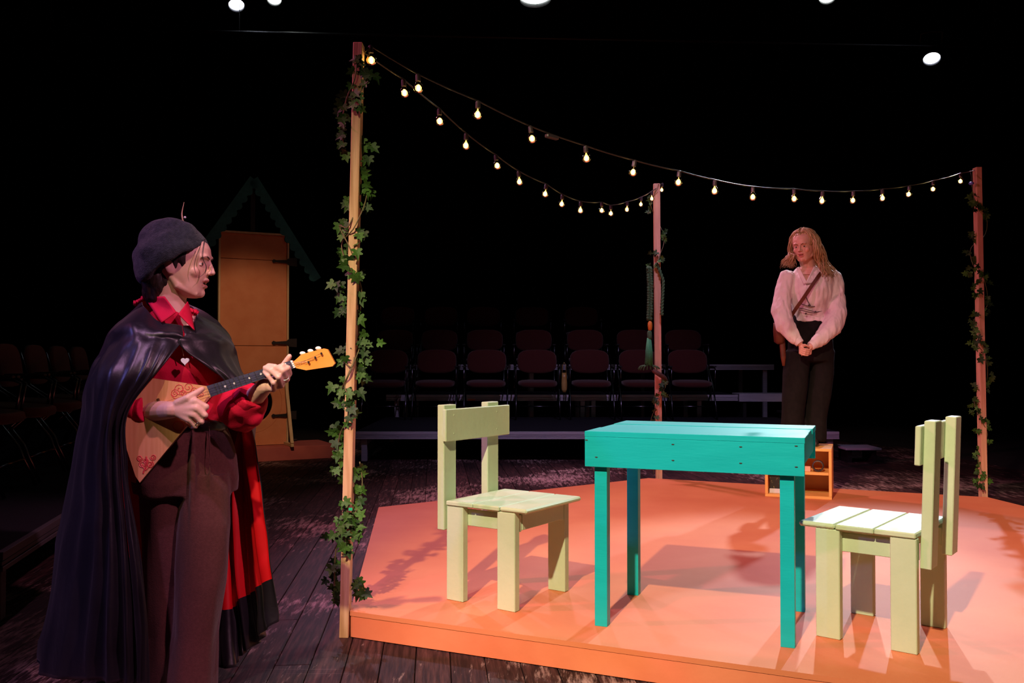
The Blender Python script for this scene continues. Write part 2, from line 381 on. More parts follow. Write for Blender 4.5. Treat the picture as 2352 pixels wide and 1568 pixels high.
m = MB(); n = 24
def ringpts(r, y): return [(r*math.cos(2*PI*k/n), y, r*math.sin(2*PI*k/n)) for k in range(n)]
m.loft([ringpts(0.033, 0), ringpts(0.042, 0), ringpts(0.042, 0.05), ringpts(0.033, 0.05), ringpts(0.033, 0)], True, False); m.build('band', M_tape, rr, True)
tag(link_mesh('small_box', MB().box((-0.04, 0, 0), (0.022, 0.045, 0.037), bev=0.002).mesh(), M_pinkbox), 'small pink cardboard box beside the dark roll in the crate', 'box').location = in_crate(0.066, 0.03, CH/2 + 0.0102)
bpy.data.objects['small_box'].rotation_euler.z = cr.rotation_euler.z
pb = tag(link_mesh('book', MB().box((-0.08, 0, 0), (0.08, 0.2, 0.034), bev=0.002).mesh(), M_paper), 'pale thick book lying flat in the bottom of the crate', 'book')
pb.location = in_crate(-0.130, 0.05, CT + 0.0003); pb.rotation_euler.z = cr.rotation_euler.z
bk = empty('book', in_crate(-0.130, 0.06, CT + 0.0346), cr.rotation_euler.z, 'black book with gilt marks standing on the pale book', 'book')
MB().box((-0.078, 0, 0), (0.078, 0.004, 0.11), bev=0.001).build('cover', M_blackbook, bk)
MB().box((-0.074, 0.0045, 0.002), (0.074, 0.03, 0.107)).build('page_block', M_paper, bk)
MB().box((-0.078, 0.0305, 0), (0.078, 0.0345, 0.11), bev=0.001).build('cover', M_blackbook, bk)

# ------------------------------------------------------------------ posts
def post(base, top, w, d, label, m_):
    p = empty('wooden_post', base, 0, label, 'post', 'pine posts around the platform')
    mb = MB(); mb.bar((0, 0, 0), Vector(top) - Vector(base), w, d, (0, 1, 0), bev=0.002); mb.build('stud', m_, p)
    return p
pA0 = G(792.5, 1460, 0.0); pA1 = W(824.5, 102, pA0.y)
post(pA0, pA1, 0.038, 0.062, 'tallest pine post wrapped in ivy at the near left corner of the platform', M_post)
pC0 = Vector((W(1513.5, 1097, 7.98).x, 7.98, 0)); pC1 = W(1508, 422, 7.98)
post(pC0, pC1, 0.056, 0.040, 'pine post behind the turquoise table with a green tassel hanging on it', M_post_red)
pD0 = Vector((W(2258.5, 1140, 6.93).x, 6.93, 0)); pD1 = W(2244.5, 385, 6.93)
post(pD0, pD1, 0.043, 0.060, 'pine post wrapped in ivy at the far right corner of the platform', M_post_red)

# ------------------------------------------------------------------ seating risers
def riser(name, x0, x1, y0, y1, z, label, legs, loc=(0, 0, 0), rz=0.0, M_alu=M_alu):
    r = empty(name, (loc[0], loc[1], loc[2]), rz, label, 'riser', 'seating risers')
    MB().box((x0, y0 + 0.03, z - 0.045), (x1, y1, z)).build('deck', M_carpet, r)
    for k, (a, b) in enumerate(((0.0, 0.036), (0.040, 0.058), (0.062, 0.083))):    # ribbed aluminium edge
        MB().box((x0, y0 + (0.004 if k == 1 else 0), z - b), (x1, y0 + 0.03, z - a), bev=0.002).build('edge_rib', M_alu, r)
    MB().box((x0 + .01, y0 + 0.012, z - 0.082), (x1 - .01, y0 + 0.032, z - 0.001)).build('edge_core', M_blackmetal, r)
    for lx in legs:
        MB().box((lx - 0.032, y0 + 0.06, 0), (lx + 0.032, y0 + 0.12, z - 0.084), bev=0.003).build('leg', M_alu, r)
        MB().box((lx - 0.032, y1 - 0.12, 0), (lx + 0.032, y1 - 0.06, z - 0.046), bev=0.003).build('leg', M_alu, r)
    return r
XL = -1.74
riser('seating_riser', XL, 3.63, 10.07, 12.52, 0.334, 'lowest seating riser with ribbed aluminium edge behind the table', [-1.65, -0.31, 1.03, 2.3, 3.55])
riser('seating_riser', XL, 3.12, 12.54, 13.72, 0.640, 'middle seating riser behind the first row of chairs', [-1.6, -0.85, 0.98, 1.13, 2.6])
riser('seating_riser', XL, 3.97, 13.74, 15.4, 1.05, 'highest seating riser at the very back', [-1.6, 0.3, 2.2, 3.85])
# steps at the right hand end of the risers
st = empty('riser_steps', (0, 0, 0), 0, 'pale lit aluminium steps at the right end of the risers', 'steps')
MB().box((3.14, 12.545, 0.545), (4.16, 12.95, 0.655), bev=0.003).build('tread', M_alu, st)
MB().box((3.65, 12.20, 0.40), (4.16, 12.53, 0.43), bev=0.003).build('tread', M_carpet, st)
for x in (3.2, 4.08):
    MB().box((x, 12.58, 0), (x + 0.05, 12.90, 0.544), bev=0.003).build('support', M_blackmetal, st)
for x in (3.68, 4.08):
    MB().box((x, 12.25, 0), (x + 0.05, 12.50, 0.399), bev=0.003).build('support', M_blackmetal, st)
s2 = empty('low_step', (0, 0, 0), 0, 'low black step at the right end of the lowest riser', 'step')
MB().box((3.66, 9.95, 0.14), (4.05, 10.35, 0.165), bev=0.003).build('tread', M_alu, s2)
for x in (3.70, 3.97): MB().box((x, 10.0, 0), (x + 0.04, 10.3, 0.139)).build('support', M_blackmetal, s2)
# riser on the left, running back beside the caped woman
RA = math.radians(90 + 11.8)
lr = riser('seating_riser', -0.9, 6.2, 0.0, 2.3, 0.333, 'dark seating riser on the left behind the caped woman', [-0.7, 1.4, 3.4, 5.9], (-2.34, 4.74, 0), RA, M_alu_shaded)

# ------------------------------------------------------------------ audience chairs
def audience_chair():
    """origin at floor under the seat; faces -y"""
    c = empty('audience_chair')
    def pad(w, h, t, n=20, e=3.2):
        rings = []
        for (s_, yy) in ((0.86, -t/2), (0.97, -t/2*0.7), (1.0, 0), (0.97, t/2*0.7), (0.86, t/2)):
            rings.append([(math.copysign(abs(math.cos(2*PI*k/n))**(2/e), math.cos(2*PI*k/n))*w/2*s_, yy, math.copysign(abs(math.sin(2*PI*k/n))**(2/e), math.sin(2*PI*k/n))*h/2*s_) for k in range(n)])
        return rings
    M = Matrix.Translation((0, 0.20, 0.76)) @ Matrix.Rotation(math.radians(-9), 4, 'X')
    m = MB(); m.loft([[M @ Vector(p) for p in r] for r in pad(0.54, 0.33, 0.05)]); m.build('backrest', M_maroon, c, True)
    M = Matrix.Translation((0, -0.06, 0.465)) @ Matrix.Rotation(math.radians(-86), 4, 'X')
    m = MB(); m.loft([[M @ Vector(p) for p in r] for r in pad(0.53, 0.47, 0.07)]); m.build('seat', M_maroon, c, True)
    for s_ in (-1, 1):
        x = 0.29*s_
        MB().tube([(x, -0.30, 0.0), (x*0.99, -0.20, 0.25), (x*0.98, -0.05, 0.45), (x, 0.16, 0.60), (x, 0.235, 0.86)], 0.0105, 8).build('front_leg', M_chrome, c, True)
        MB().tube([(x*0.97, 0.26, 0.0), (x*0.97, 0.14, 0.25), (x*0.97, -0.04, 0.42)], 0.0105, 8).build('rear_leg', M_chrome, c, True)
        m = MB(); m.tube([(x, 0.20, 0.66), (x, 0.12, 0.68), (x, -0.16, 0.675), (x, -0.21, 0.65), (x, -0.17, 0.40)], 0.010, 8); ar = m.build('arm_frame', M_chrome, c, True)
        MB().box((x - 0.024, -0.17, 0.683), (x + 0.024, 0.10, 0.703), bev=0.006).build('arm_pad', M_blackmetal, ar)
    MB().tube([(-0.27, -0.235, 0.17), (0.27, -0.235, 0.17)], 0.008, 8).build('stretcher', M_chrome, c, True)
    return c
first_chair = audience_chair(); used = [False]
def place_chair(x, y, z, rz, label, group):
    if not used[0]: c = first_chair; used[0] = True
    else: c = copy_tree(first_chair)
    c.location = (x, y, z + 0.007); c.rotation_euler = (0, 0, rz); tag(c, label, 'chair', group)
ordn = ['first', 'second', 'third', 'fourth', 'fifth', 'sixth', 'seventh']
for k, px in enumerate((888, 1001, 1117, 1234, 1356, 1470, 1584)):
    place_chair((px - CX)/F_PX*12.25, 12.20, 0.334, 0, 'maroon padded chair in the front row, %s from the ivy post at left' % ordn[k], 'front row of audience chairs')
for k, px in enumerate((905, 1008, 1113, 1226, 1345, 1460, 1572)):
    place_chair((px - CX)/F_PX*13.35, 13.25, 0.640, 0, 'dim maroon chair in the second row, %s from the ivy post at left' % ordn[k], 'second row of audience chairs')
for k, px in enumerate((912, 1012, 1110, 1222, 1336)):
    place_chair((px - CX)/F_PX*14.6, 14.5, 1.05, 0, 'almost black chair in the top row, %s from the ivy post at left' % ordn[k], 'top row of audience chairs')
for k in range(7):
    t = 0.25 + 0.68*k; base = Vector((-2.34, 4.74)) + Vector((math.cos(RA), math.sin(RA)))*t + Vector((math.cos(RA + PI/2), math.sin(RA + PI/2)))*0.78
    place_chair(base.x, base.y, 0.333, RA, 'maroon chair on the left riser, %s from the left picture edge' % ordn[k], 'audience chairs on the left riser')
# small litter by the fourth chair
M_amber = mat('amber_wrap', (0.42, 0.22, 0.05), 0.35, (0.55, 0.36, 0.12), 12, spec=0.6)
M_tapeo = mat('orange_tape', (0.85, 0.22, 0.08), 0.6, (0.9, 0.28, 0.10), 10)
bag = empty('amber_bag', (W(1296, 880, 12.0).x, 12.02, 0.334), 0, 'amber coloured bag hanging between two front row chairs', 'bag')
m = MB(); rg = []
for (z, w, d) in ((0.36, 0.02, 0.012), (0.40, 0.036, 0.025), (0.48, 0.038, 0.03), (0.56, 0.034, 0.026), (0.62, 0.03, 0.016)):
    rg.append([(w*math.cos(2*PI*k/14)*(1 + 0.12*math.sin(5*k)), d*math.sin(2*PI*k/14), z) for k in range(14)])
m.loft(rg); m.build('pouch', M_amber, bag, True)
MB().tube([(-0.028, 0, 0.61), (-0.02, 0, 0.72), (0.0, 0, 0.76), (0.02, 0, 0.72), (0.028, 0, 0.61)], 0.004, 6).build('handle', M_amber, bag, True)
tp = tag(MB().box((-0.05, -0.001, -0.012), (0.05, 0, 0.012)).build('tape_strip', M_tapeo), 'short strip of orange tape on the middle riser edge', 'tape'); tp.location = W(1083, 918, 12.538)

# ------------------------------------------------------------------ scenic door with pointed roof trim
da = math.radians(28.0); dux = Vector((math.cos(da), math.sin(da), 0)); dfw = Vector((math.sin(da), -math.cos(da), 0))
D0 = Vector((-3.294, 10.15, 0))
door = empty('stage_door', D0, da, 'orange scenic door on a red base with black strap hinges and a dark gabled trim', 'door')
DW, DZ0, DZ1 = 0.79, 0.155, 2.585
def dbox(name, x0, x1, z0, z1, y0, y1, mm, par=door, bev=0.003):
    return MB().box((x0, y0, z0), (x1, y1, z1), bev=bev).build(name, mm, par)
dbox('base', -0.45, 1.27, 0.0, 0.152, -0.30, 0.42, M_base)
dbox('panel', 0.022, DW - 0.022, 2.275, DZ1 - 0.024, -0.012, 0.012, M_door)
dbox('panel', 0.022, DW - 0.022, 1.292, 2.270, -0.012, 0.012, M_door)
# lower panel with a round opening
m = MB(); cxo, czo, ro, N = 0.375, 0.64, 0.235, 48
lo_, hi_ = (0.022, DZ0 + 0.003), (DW - 0.022, 1.287)
def edge(a):
    c, s_ = math.cos(a), math.sin(a); t = 1e9
    if c > 1e-9: t = min(t, (hi_[0] - cxo)/c)
    if c < -1e-9: t = min(t, (lo_[0] - cxo)/c)
    if s_ > 1e-9: t = min(t, (hi_[1] - czo)/s_)
    if s_ < -1e-9: t = min(t, (lo_[1] - czo)/s_)
    return (cxo + c*t, czo + s_*t)
angs = sorted([2*PI*k/N for k in range(N)] + [math.atan2(z - czo, x - cxo) % (2*PI) for x in (lo_[0], hi_[0]) for z in (lo_[1], hi_[1])])
def ringf(f, y): return [(f(a)[0], y, f(a)[1]) for a in angs]
circ = lambda r: (lambda a: (cxo + r*math.cos(a), czo + r*math.sin(a)))
m.loft([ringf(circ(ro), 0.012), ringf(circ(ro), -0.006), ringf(circ(ro + 0.012), -0.012), ringf(circ(min(0.345, 0.34)), -0.012), ringf(circ(0.3425), -0.007), ringf(circ(0.345), -0.012), ringf(edge, -0.012), ringf(edge, 0.012), ringf(circ(ro), 0.012)], True, False)
m.build('panel', M_door, door)
dbox('trim_strip', 0.0, 0.021, DZ0, DZ1, -0.03, 0.03, M_trimwood); dbox('trim_strip', DW - 0.021, DW, DZ0, DZ1 - 0.025, -0.03, 0.03, M_trimwood)
dbox('trim_strip', 0.0215, DW, DZ1 - 0.0235, DZ1, -0.03, 0.03, M_trimwood)
for y_ in (601, 787, 953):
    zc = 1.16 + (820 - y_)*10.5/F_PX
    h = MB(); out = [(0.0, -0.045), (0.09, -0.05), (0.09, 0.05), (0.0, 0.045), (-0.03, 0.02), (-0.15, 0.012), (-0.18, 0.022), (-0.20, 0.0), (-0.18, -0.022), (-0.15, -0.012), (-0.03, -0.02)]
    h.prism(list(reversed(out)), 0.006, Matrix.Translation((DW, -0.032, zc)) @ Matrix.Rotation(PI/2, 4, 'X')); h.build('strap_hinge', M_blackmetal, door)
brf = dbox('brace_foot', DW - 0.055, DW - 0.020, 0.153, 0.188, -0.36, -0.031, M_trimwood)
m = MB(); m.bar((DW - 0.0375, -0.335, 0.189), (DW - 0.0375, -0.045, 0.90), 0.035, 0.035, (1, 0, 0), bev=0.002); m.build('brace', M_trimwood, door)
for s_ in (-1, 1):        # two bargeboards with a scalloped lower edge
    L = math.hypot(0.74, 1.12); ax = Vector((s_*0.74, 0, -1.12)).normalized(); up = Vector((s_*1.12, 0, 0.74)).normalized()
    n = 13; out = [(0, 0.05)]; out2 = []
    for k in range(n):
        a0 = L*k/n; w = L/n
        for q in (0.06, 0.28, 0.5, 0.72, 0.94): out2.append((a0 + w*q, -0.035 - 0.045*math.sin(PI*q)**0.7))
    out = [(0, 0.05)] + [(0, -0.03)] + out2 + [(L, -0.03), (L, 0.05)]
    if s_ > 0: out = list(out)
    fwd = Vector((0, -1, 0))
    M = frame(ax, up, ax.cross(up), (0.383, -0.034 if s_ > 0 else -0.034, 3.19))
    dep = 0.022 if (ax.cross(up)).y > 0 else -0.022
    m = MB(); m.prism(out, -dep if dep > 0 else dep, M) if False else m.prism(out, dep, Matrix.Translation((0, 0.0, 0)) @ M); m.build('bargeboard', M_roof, door)
m = MB(); m.bar((0.383, 0.02, 2.6), (0.383, 0.02, 3.17), 0.05, 0.02, (0, 1, 0)); m.build('roof_support', M_blackmetal, door)

# ------------------------------------------------------------------ stage lamps overhead and the pipe they hang from
M_lens_c = emis('lens_cool', (0.80, 0.84, 1.0), 14); M_lens_w = emis('lens_warm', (0.92, 1.0, 0.96), 16)
def stage_lamp(px, py, y, r, target, label, lens, power=0, color=(1, 1, 1), ang=40, drop=0.9):
    p = W(px, py, y); L = empty('stage_lamp', p, 0, label, 'stage lamp', 'stage lamps overhead')
    bd_ = (Vector(target) - p).normalized(); d = Vector((bd_.x*0.5, bd_.y*0.75, -drop)).normalized(); q = d.to_track_quat('Z', 'Y').to_matrix().to_4x4()
    n = 24
    def R(rad, z): return [q @ Vector((rad*math.cos(2*PI*k/n), rad*math.sin(2*PI*k/n), z)) for k in range(n)]
    m = MB(); m.loft([R(0.02, -0.40), R(r*0.7, -0.38), R(r*0.8, -0.2), R(r*1.06, -0.05), R(r*1.12, 0.03), R(r*1.08, 0.03), R(r*1.04, -0.02)], True, False); m.build('housing', M_blackmetal, L, True)
    m = MB(); m.loft([R(r*1.03, -0.012), R(r*0.7, 0.004), R(r*0.3, 0.011), R(0.002, 0.013)], True, True); m.build('lens', lens, L, True)
    top = Vector((0, 0, 0.45)); hb = q @ Vector((0, 0, -0.18)); sx = q @ Vector((1, 0, 0)); sx.z = 0; sx.normalize()
    m = MB(); m.tube([hb + sx*(r*0.95), hb + sx*(r*1.35) + Vector((0, 0, 0.05)), top + sx*(r*1.3) - Vector((0, 0, 0.10)), top - Vector((0, 0, 0.08)), top - sx*(r*1.3) - Vector((0, 0, 0.10)), hb - sx*(r*1.35) + Vector((0, 0, 0.05)), hb - sx*(r*0.95)], 0.010, 8); m.build('yoke', M_blackmetal, L, True)
    m = MB(); m.box((-0.02, -0.03, 0.37), (0.02, 0.03, 0.50), bev=0.004); m.build('clamp', M_chrome, L)
    if power:
        s_ = spot('lamp_beam', p + d*0.16, target, power, color, ang, 0.6, r*0.7)
    return p
lp = []
lp.append(stage_lamp(543, 10, 12.6, 0.10, (0.6, 4.6, 0.2), 'leftmost stage lamp with a bluish white lens', M_lens_c, 800, (0.80, 0.68, 1.0), 22))
lp.append(stage_lamp(630, -3, 12.6, 0.092, (-0.8, 3.2, 0.3), 'round white stage lamp right beside the leftmost one, cut by the top edge', M_lens_w, 160, (1.0, 0.35, 0.6), 24))
lp.append(stage_lamp(1230, -7, 9.6, 0.155, (1.2, 7.0, 0.0), 'wide shallow stage lamp at the middle of the top edge', M_lens_w, 500, (1.0, 0.45, 0.60), 70, 2.4))
lp.append(stage_lamp(1900, -9, 11.6, 0.10, (0.9, 4.0, 0.2), 'white stage lamp cut by the top edge above the woman in white', M_lens_w, 1500, (0.85, 0.97, 1.0), 20))
lp.append(stage_lamp(2140, 133, 12.6, 0.105, (1.6, 4.2, 0.3), 'bluish stage lamp hanging at the upper right', M_lens_c, 1600, (0.72, 0.80, 1.0), 20))
pipe = empty('lighting_pipe', (0, 12.6, 0), 0, 'long dim lighting pipe across the top behind the posts', 'pipe')
pa = W(-100, 62, 12.6); pb_ = W(2500, 112, 12.6)
MB().tube([(pa.x, 0, pa.z), (pb_.x, 0, pb_.z)], 0.024, 12).build('tube', M_blackmetal, pipe, True)
for k in range(6):
    f = (k + 0.5)/6; q = Vector((pa.x, 0, pa.z)).lerp(Vector((pb_.x, 0, pb_.z)), f)
    MB().tube([q + Vector((0, 0, 0.02)), (q.x, 0, 7.2)], 0.006, 6).build('hanger', M_blackmetal, pipe)

# ------------------------------------------------------------------ string lights
M_cable = mat('black_cable', (0.025, 0.02, 0.02), 0.35, (0.04, 0.03, 0.03), 40)
M_socket = mat('socket_plastic', (0.045, 0.032, 0.036), 0.4, (0.06, 0.045, 0.05), 30)
M_fil = emis('filament', (1.0, 0.74, 0.34), 42)
def bulb_glass():
    m = bpy.data.materials.new('amber_glass'); m.use_nodes = True; nt = m.node_tree
    for n_ in list(nt.nodes): nt.nodes.remove(n_)
    out = nt.nodes.new('ShaderNodeOutputMaterial'); mx = nt.nodes.new('ShaderNodeMixShader'); tr = nt.nodes.new('ShaderNodeBsdfTransparent'); gl = nt.nodes.new('ShaderNodeBsdfGlossy'); tl = nt.nodes.new('ShaderNodeBsdfTranslucent'); m2 = nt.nodes.new('ShaderNodeMixShader')
    fr = nt.nodes.new('ShaderNodeFresnel'); fr.inputs['IOR'].default_value = 1.5
    tr.inputs['Color'].default_value = (0.97, 0.82, 0.50, 1); gl.inputs['Roughness'].default_value = 0.08; gl.inputs['Color'].default_value = (1, 0.9, 0.7, 1); tl.inputs['Color'].default_value = (1.0, 0.75, 0.35, 1)
    m2.inputs[0].default_value = 0.42
    nt.links.new(tr.outputs[0], m2.inputs[1]); nt.links.new(tl.outputs[0], m2.inputs[2])
    nt.links.new(fr.outputs[0], mx.inputs[0]); nt.links.new(m2.outputs[0], mx.inputs[1]); nt.links.new(gl.outputs[0], mx.inputs[2]); nt.links.new(mx.outputs[0], out.inputs[0])
    return m
M_glass = bulb_glass()
def lathe(profile, n=16):
    return [[(r*math.cos(2*PI*k/n), r*math.sin(2*PI*k/n), z) for k in range(n)] for r, z in profile]
mg = MB().loft(lathe([(0.0085, 0.030), (0.010, 0.024), (0.017, 0.015), (0.0215, 0.004), (0.022, -0.004), (0.0185, -0.014), (0.011, -0.0205), (0.002, -0.0225)], 16)).mesh('bulb'); mg.materials.append(M_glass); mg.polygons.foreach_set('use_smooth', [True]*len(mg.polygons))
mf = MB().ball((0, 0, -0.001), (0.0075, 0.0075, 0.0125), 10, 8).mesh('filament'); mf.materials.append(M_fil); mf.polygons.foreach_set('use_smooth', [True]*len(mf.polygons))
ms = MB().loft(lathe([(0.009, 0.0285), (0.0115, 0.030), (0.0115, 0.052), (0.009, 0.060), (0.004, 0.064)], 12)).mesh('socket'); ms.materials.append(M_socket)
def on_plane(px, py, A, B):
    """where the pixel ray meets the upright plane through plan points A and B"""
    rx = (px - CX)/F_PX; d = B - A
    # (A + d t).x = rx' * y ; solve in plan with ray x = k*y
    k = W(px, py, 1.0).x
    t = (k*A.y - A.x)/(d.x - k*d.y); y = A.y + d.y*t
    return W(px, py, y)
def string(name, label, pts, A, B, start, end, extra=()):
    g = empty(name, start, 0, label, 'string lights', 'strings of globe bulbs')
    path = [start]; rnd = random.Random(3)
    for (px, py) in pts:
        c = on_plane(px, py, A, B)
        ax = Vector((rnd.uniform(-0.15, 0.15), rnd.uniform(-0.1, 0.1), 1)).normalized(); q = Vector((0, 0, 1)).rotation_difference(ax)
        s_ = bpy.data.objects.new('socket', ms); b_ = bpy.data.objects.new('bulb', mg); f_ = bpy.data.objects.new('filament', mf)
        for o in (s_, b_, f_): COL.objects.link(o)
        for o in (s_, b_):
            o.parent = g; o.location = c - start; o.rotation_euler = q.to_euler()
        f_.parent = b_
        path.append(c + ax*0.062)
    path.append(end)
    pp = []
    for i in range(len(path) - 1):
        a, b = path[i], path[i+1]; sag = 0.012*(b - a).length
        for k in range(6):
            f = k/6; pp.append(a.lerp(b, f) - Vector((0, 0, sag*4*f*(1-f))) - start)
    pp.append(end - start)
    MB().tube(pp, 0.0036, 6).build('cable', M_cable, g, True)
    if extra:
        a = on_plane(*extra[0], A, B) - start; b = on_plane(*extra[1], A, B) - start
        MB().bar(a, b, 0.026, 0.018, (0, 0, 1), 0.004).build('connector', M_socket, g)
    return g
A2 = Vector((pA1.x + 0.02, pA1.y)); C2 = Vector((pC1.x, pC1.y)); D2 = Vector((pD1.x, pD1.y))
aT = W(838, 119, pA0.y)
string('string_lights', 'long string of globe bulbs from the near left post to the right post',
       [(853, 138), (961, 202), (1097, 263), (1222, 318), (1347, 363), (1454, 395), (1558, 418), (1641, 438), (1729, 452), (1824, 456), (1888, 461), (1959, 460), (2027, 455), (2087, 446), (2143, 434), (2206, 416)],
       A2, D2, aT, W(2238, 391, pD0.y), ((1254, 311), (1281, 318)))
string('string_lights', 'string of globe bulbs drooping from the near left post to the post behind the table',
       [(929, 213), (1010, 278), (1070, 334), (1142, 380), (1193, 417), (1252, 445), (1290, 468), (1333, 483), (1382, 483), (1403, 490), (1440, 481), (1472, 469), (1497, 456), (1520, 436)],
       A2, C2, aT + Vector((0, 0.004, -0.004)), W(1512, 424, pC0.y - 0.04))

# ------------------------------------------------------------------ ivy
def leaf_mat(name, c1, c2):
    return mat(name, c1, 0.42, c2, 14, bump=0.25, bscale=18, spec=0.28, rnd=0.35)
M_leaf = leaf_mat('ivy_leaf', (0.028, 0.085, 0.014), (0.070, 0.18, 0.030)); M_leaf2 = leaf_mat('ivy_leaf_dark', (0.016, 0.045, 0.012), (0.032, 0.085, 0.02))
M_stem = mat('ivy_stem', (0.10, 0.09, 0.035), 0.6, (0.16, 0.13, 0.05), 30)
half = [(0.0, 0.06), (0.16, -0.10), (0.46, -0.06), (0.52, 0.12), (0.30, 0.26), (0.50, 0.50), (0.40, 0.58), (0.18, 0.54), (0.12, 0.72), (0.0, 1.0)]
def leaf_mesh(bend):
    vs = []; fs = []
    for s_ in (1, -1):
        b = len(vs); pts = half
        vs += [(s_*x, y, 0.16*abs(x) - bend*y*y) for x, y in pts]
        vs.append((0, 0.40, -bend*0.16)); c = len(vs) - 1
        for i in range(len(pts) - 1): fs.append((c, b+i, b+i+1) if s_ > 0 else (c, b+i+1, b+i))
    # thin second layer gives the leaf a body
    n = len(vs); vs2 = [(x, y, z - 0.018) for x, y, z in vs]; vs += vs2; fs += [tuple(reversed([i + n for i in f])) for f in fs]
    me = bpy.data.meshes.new('leaf'); me.from_pydata(vs, [], fs); me.update(); return me
leafs = []
for b_ in (0.15, 0.4, -0.1):
    for mm in (M_leaf, M_leaf2):
        me = leaf_mesh(b_); me.materials.append(mm); leafs.append(me)
def ivy(label, base, clusters, y0, size, stems, seed, dark=0.35):
    g = empty('ivy_garland', base, 0, label, 'ivy', 'ivy garlands on the posts'); rnd = random.Random(seed); cnt = 0
    for path in stems:
        mb = MB(); mb.tube([Vector(p) - base for p in crom([W(px, py, y0 + dy) for px, py, dy in path], 5*len(path))], 0.0028, 6); mb.build('stem', M_stem, g, True)
    for (px, py, n_, sx, sy, dy) in clusters:
        for i in range(round(n_*1.3)):
            x = rnd.gauss(px, sx); yy = rnd.uniform(py - sy, py + sy); d = y0 + dy + rnd.uniform(-0.02, 0.02)
            o = bpy.data.objects.new('leaf', leafs[rnd.randrange(3)*2 + (1 if rnd.random() < dark else 0)]); COL.objects.link(o); o.parent = g
            p = W(x, yy, d); o.location = p - base; s_ = size*rnd.uniform(0.75, 1.2)
            o.scale = (s_, s_, s_)
            o.rotation_euler = (Euler((rnd.uniform(0.9, 2.0), rnd.uniform(-0.6, 0.6), 0)).to_matrix() @ Euler((0, 0, PI + rnd.gauss(0, 0.8))).to_matrix()).to_euler()
            o.rotation_euler.rotate_axis('Y', rnd.uniform(-0.5, 0.5))
            cnt += 1
    return g
# clusters: pixel centre, number, spread x, half height, depth offset from the post
ivA = [(822,150,3,6,20,-.05),(846,182,2,5,12,-.02),(816,205,4,8,14,-.05),(832,170,2,5,8,-.05),(795,225,4,7,14,0),(788,262,5,6,25,0),(822,240,2,4,12,-.05),(784,300,2,4,10,.01),
 (790,342,4,7,18,0),(842,352,5,7,26,.01),(833,320,1,4,6,.01),(838,410,5,7,22,.01),(845,440,3,6,12,.01),(836,470,3,6,14,.01),(798,458,2,5,10,0),(790,505,3,7,10,0),(782,530,4,7,16,0),(826,540,4,7,16,-.04),
 (788,572,4,6,18,0),(800,600,3,6,14,-.03),(828,570,1,4,6,-.04),(778,650,4,7,16,0),(804,620,3,6,12,-.04),(825,630,2,4,14,.01),(826,690,5,6,20,.01),(786,685,2,5,8,0),(784,712,3,7,10,0),(824,725,3,5,12,.01),
 (834,775,3,6,14,.0),(845,795,4,8,12,-.01),(832,820,5,8,18,0),(794,800,3,5,12,-.03),(790,825,3,6,10,-.03),(830,855,5,8,14,0),(786,880,4,6,18,0),(812,892,3,9,8,-.05),(782,915,3,6,16,0),(804,930,4,6,18,-.05),(800,960,3,6,14,-.05),
 (776,985,5,7,20,0),(774,1020,5,6,20,.01),(780,1055,5,6,22,.01),(786,1085,2,4,10,.01),(825,1080,4,6,14,.01),(832,1115,2,5,10,.01),(826,1145,4,7,14,0),(790,1152,3,7,10,-.04),(800,1185,5,9,16,-.05),(784,1195,5,8,20,-.04),(812,1205,5,9,16,-.05),(822,1180,2,5,10,-.03),
 (798,1228,4,9,14,-.06),(772,1225,4,9,14,-.02),(800,1252,2,5,8,-.06),(768,1290,5,8,20,.03),(765,1330,5,8,20,.04),(774,1370,4,8,18,.04),(826,1345,4,6,14,.02),(838,1362,2,4,8,-.01)]
stA = [[(820,130,-.05),(815,180,-.05),(795,230,0),(786,290,.01),(795,350,.03),(835,380,.03),(842,450,0),(815,520,-.05),(785,560,0),(800,610,-.05),(830,660,0),(824,740,.03),(822,800,.01),(800,860,-.05),(785,900,0),(800,950,-.05),(778,1010,0),(785,1090,.03),(825,1150,.02),(800,1200,-.05),(772,1260,.02),(768,1380,.04)],
       [(826,460,.01),(800,520,-.045),(780,520,-.01),(806,575,-.045),(826,640,.01),(820,720,.02),(816,770,.01),(810,840,-.045),(790,830,-.03)],
       [(838,165,-.02),(842,178,-.02),(844,190,0)],[(830,790,.01),(806,850,-.05),(792,885,-.03),(800,905,-.05)],[(826,1060,.02),(832,1110,.01),(822,1170,0),(806,1210,-.05)]]
ivy('long ivy garland winding up the tallest post at the near left corner', pA0, ivA, pA0.y, 0.044, stA, 5)
ivC = [(1494,460,3,3,14,0),(1492,485,3,3,10,0),(1524,530,4,4,16,0),(1526,548,2,3,6,0),(1510,588,5,6,10,-.05),(1520,600,3,5,8,-.05),(1494,612,3,5,8,-.02),(1524,880,4,4,10,-.04),(1518,895,4,5,10,-.05),(1508,915,4,5,12,-.05),(1500,950,3,4,14,-.03),(1492,975,2,4,8,-.02),(1500,1070,2,3,12,-.05)]
stC = [[(1512,430,-.05),(1495,470,0),(1512,510,.05),(1526,550,0),(1510,600,-.05),(1495,640,.02),(1520,700,.06)],[(1496,850,-.03),(1514,862,-.05),(1530,880,-.01),(1520,905,-.04),(1504,940,-.04),(1494,980,-.01),(1502,1090,-.05)]]
ivy('thin ivy on the post behind the turquoise table', pC0, ivC, pC0.y, 0.042, stC, 9, 0.6)
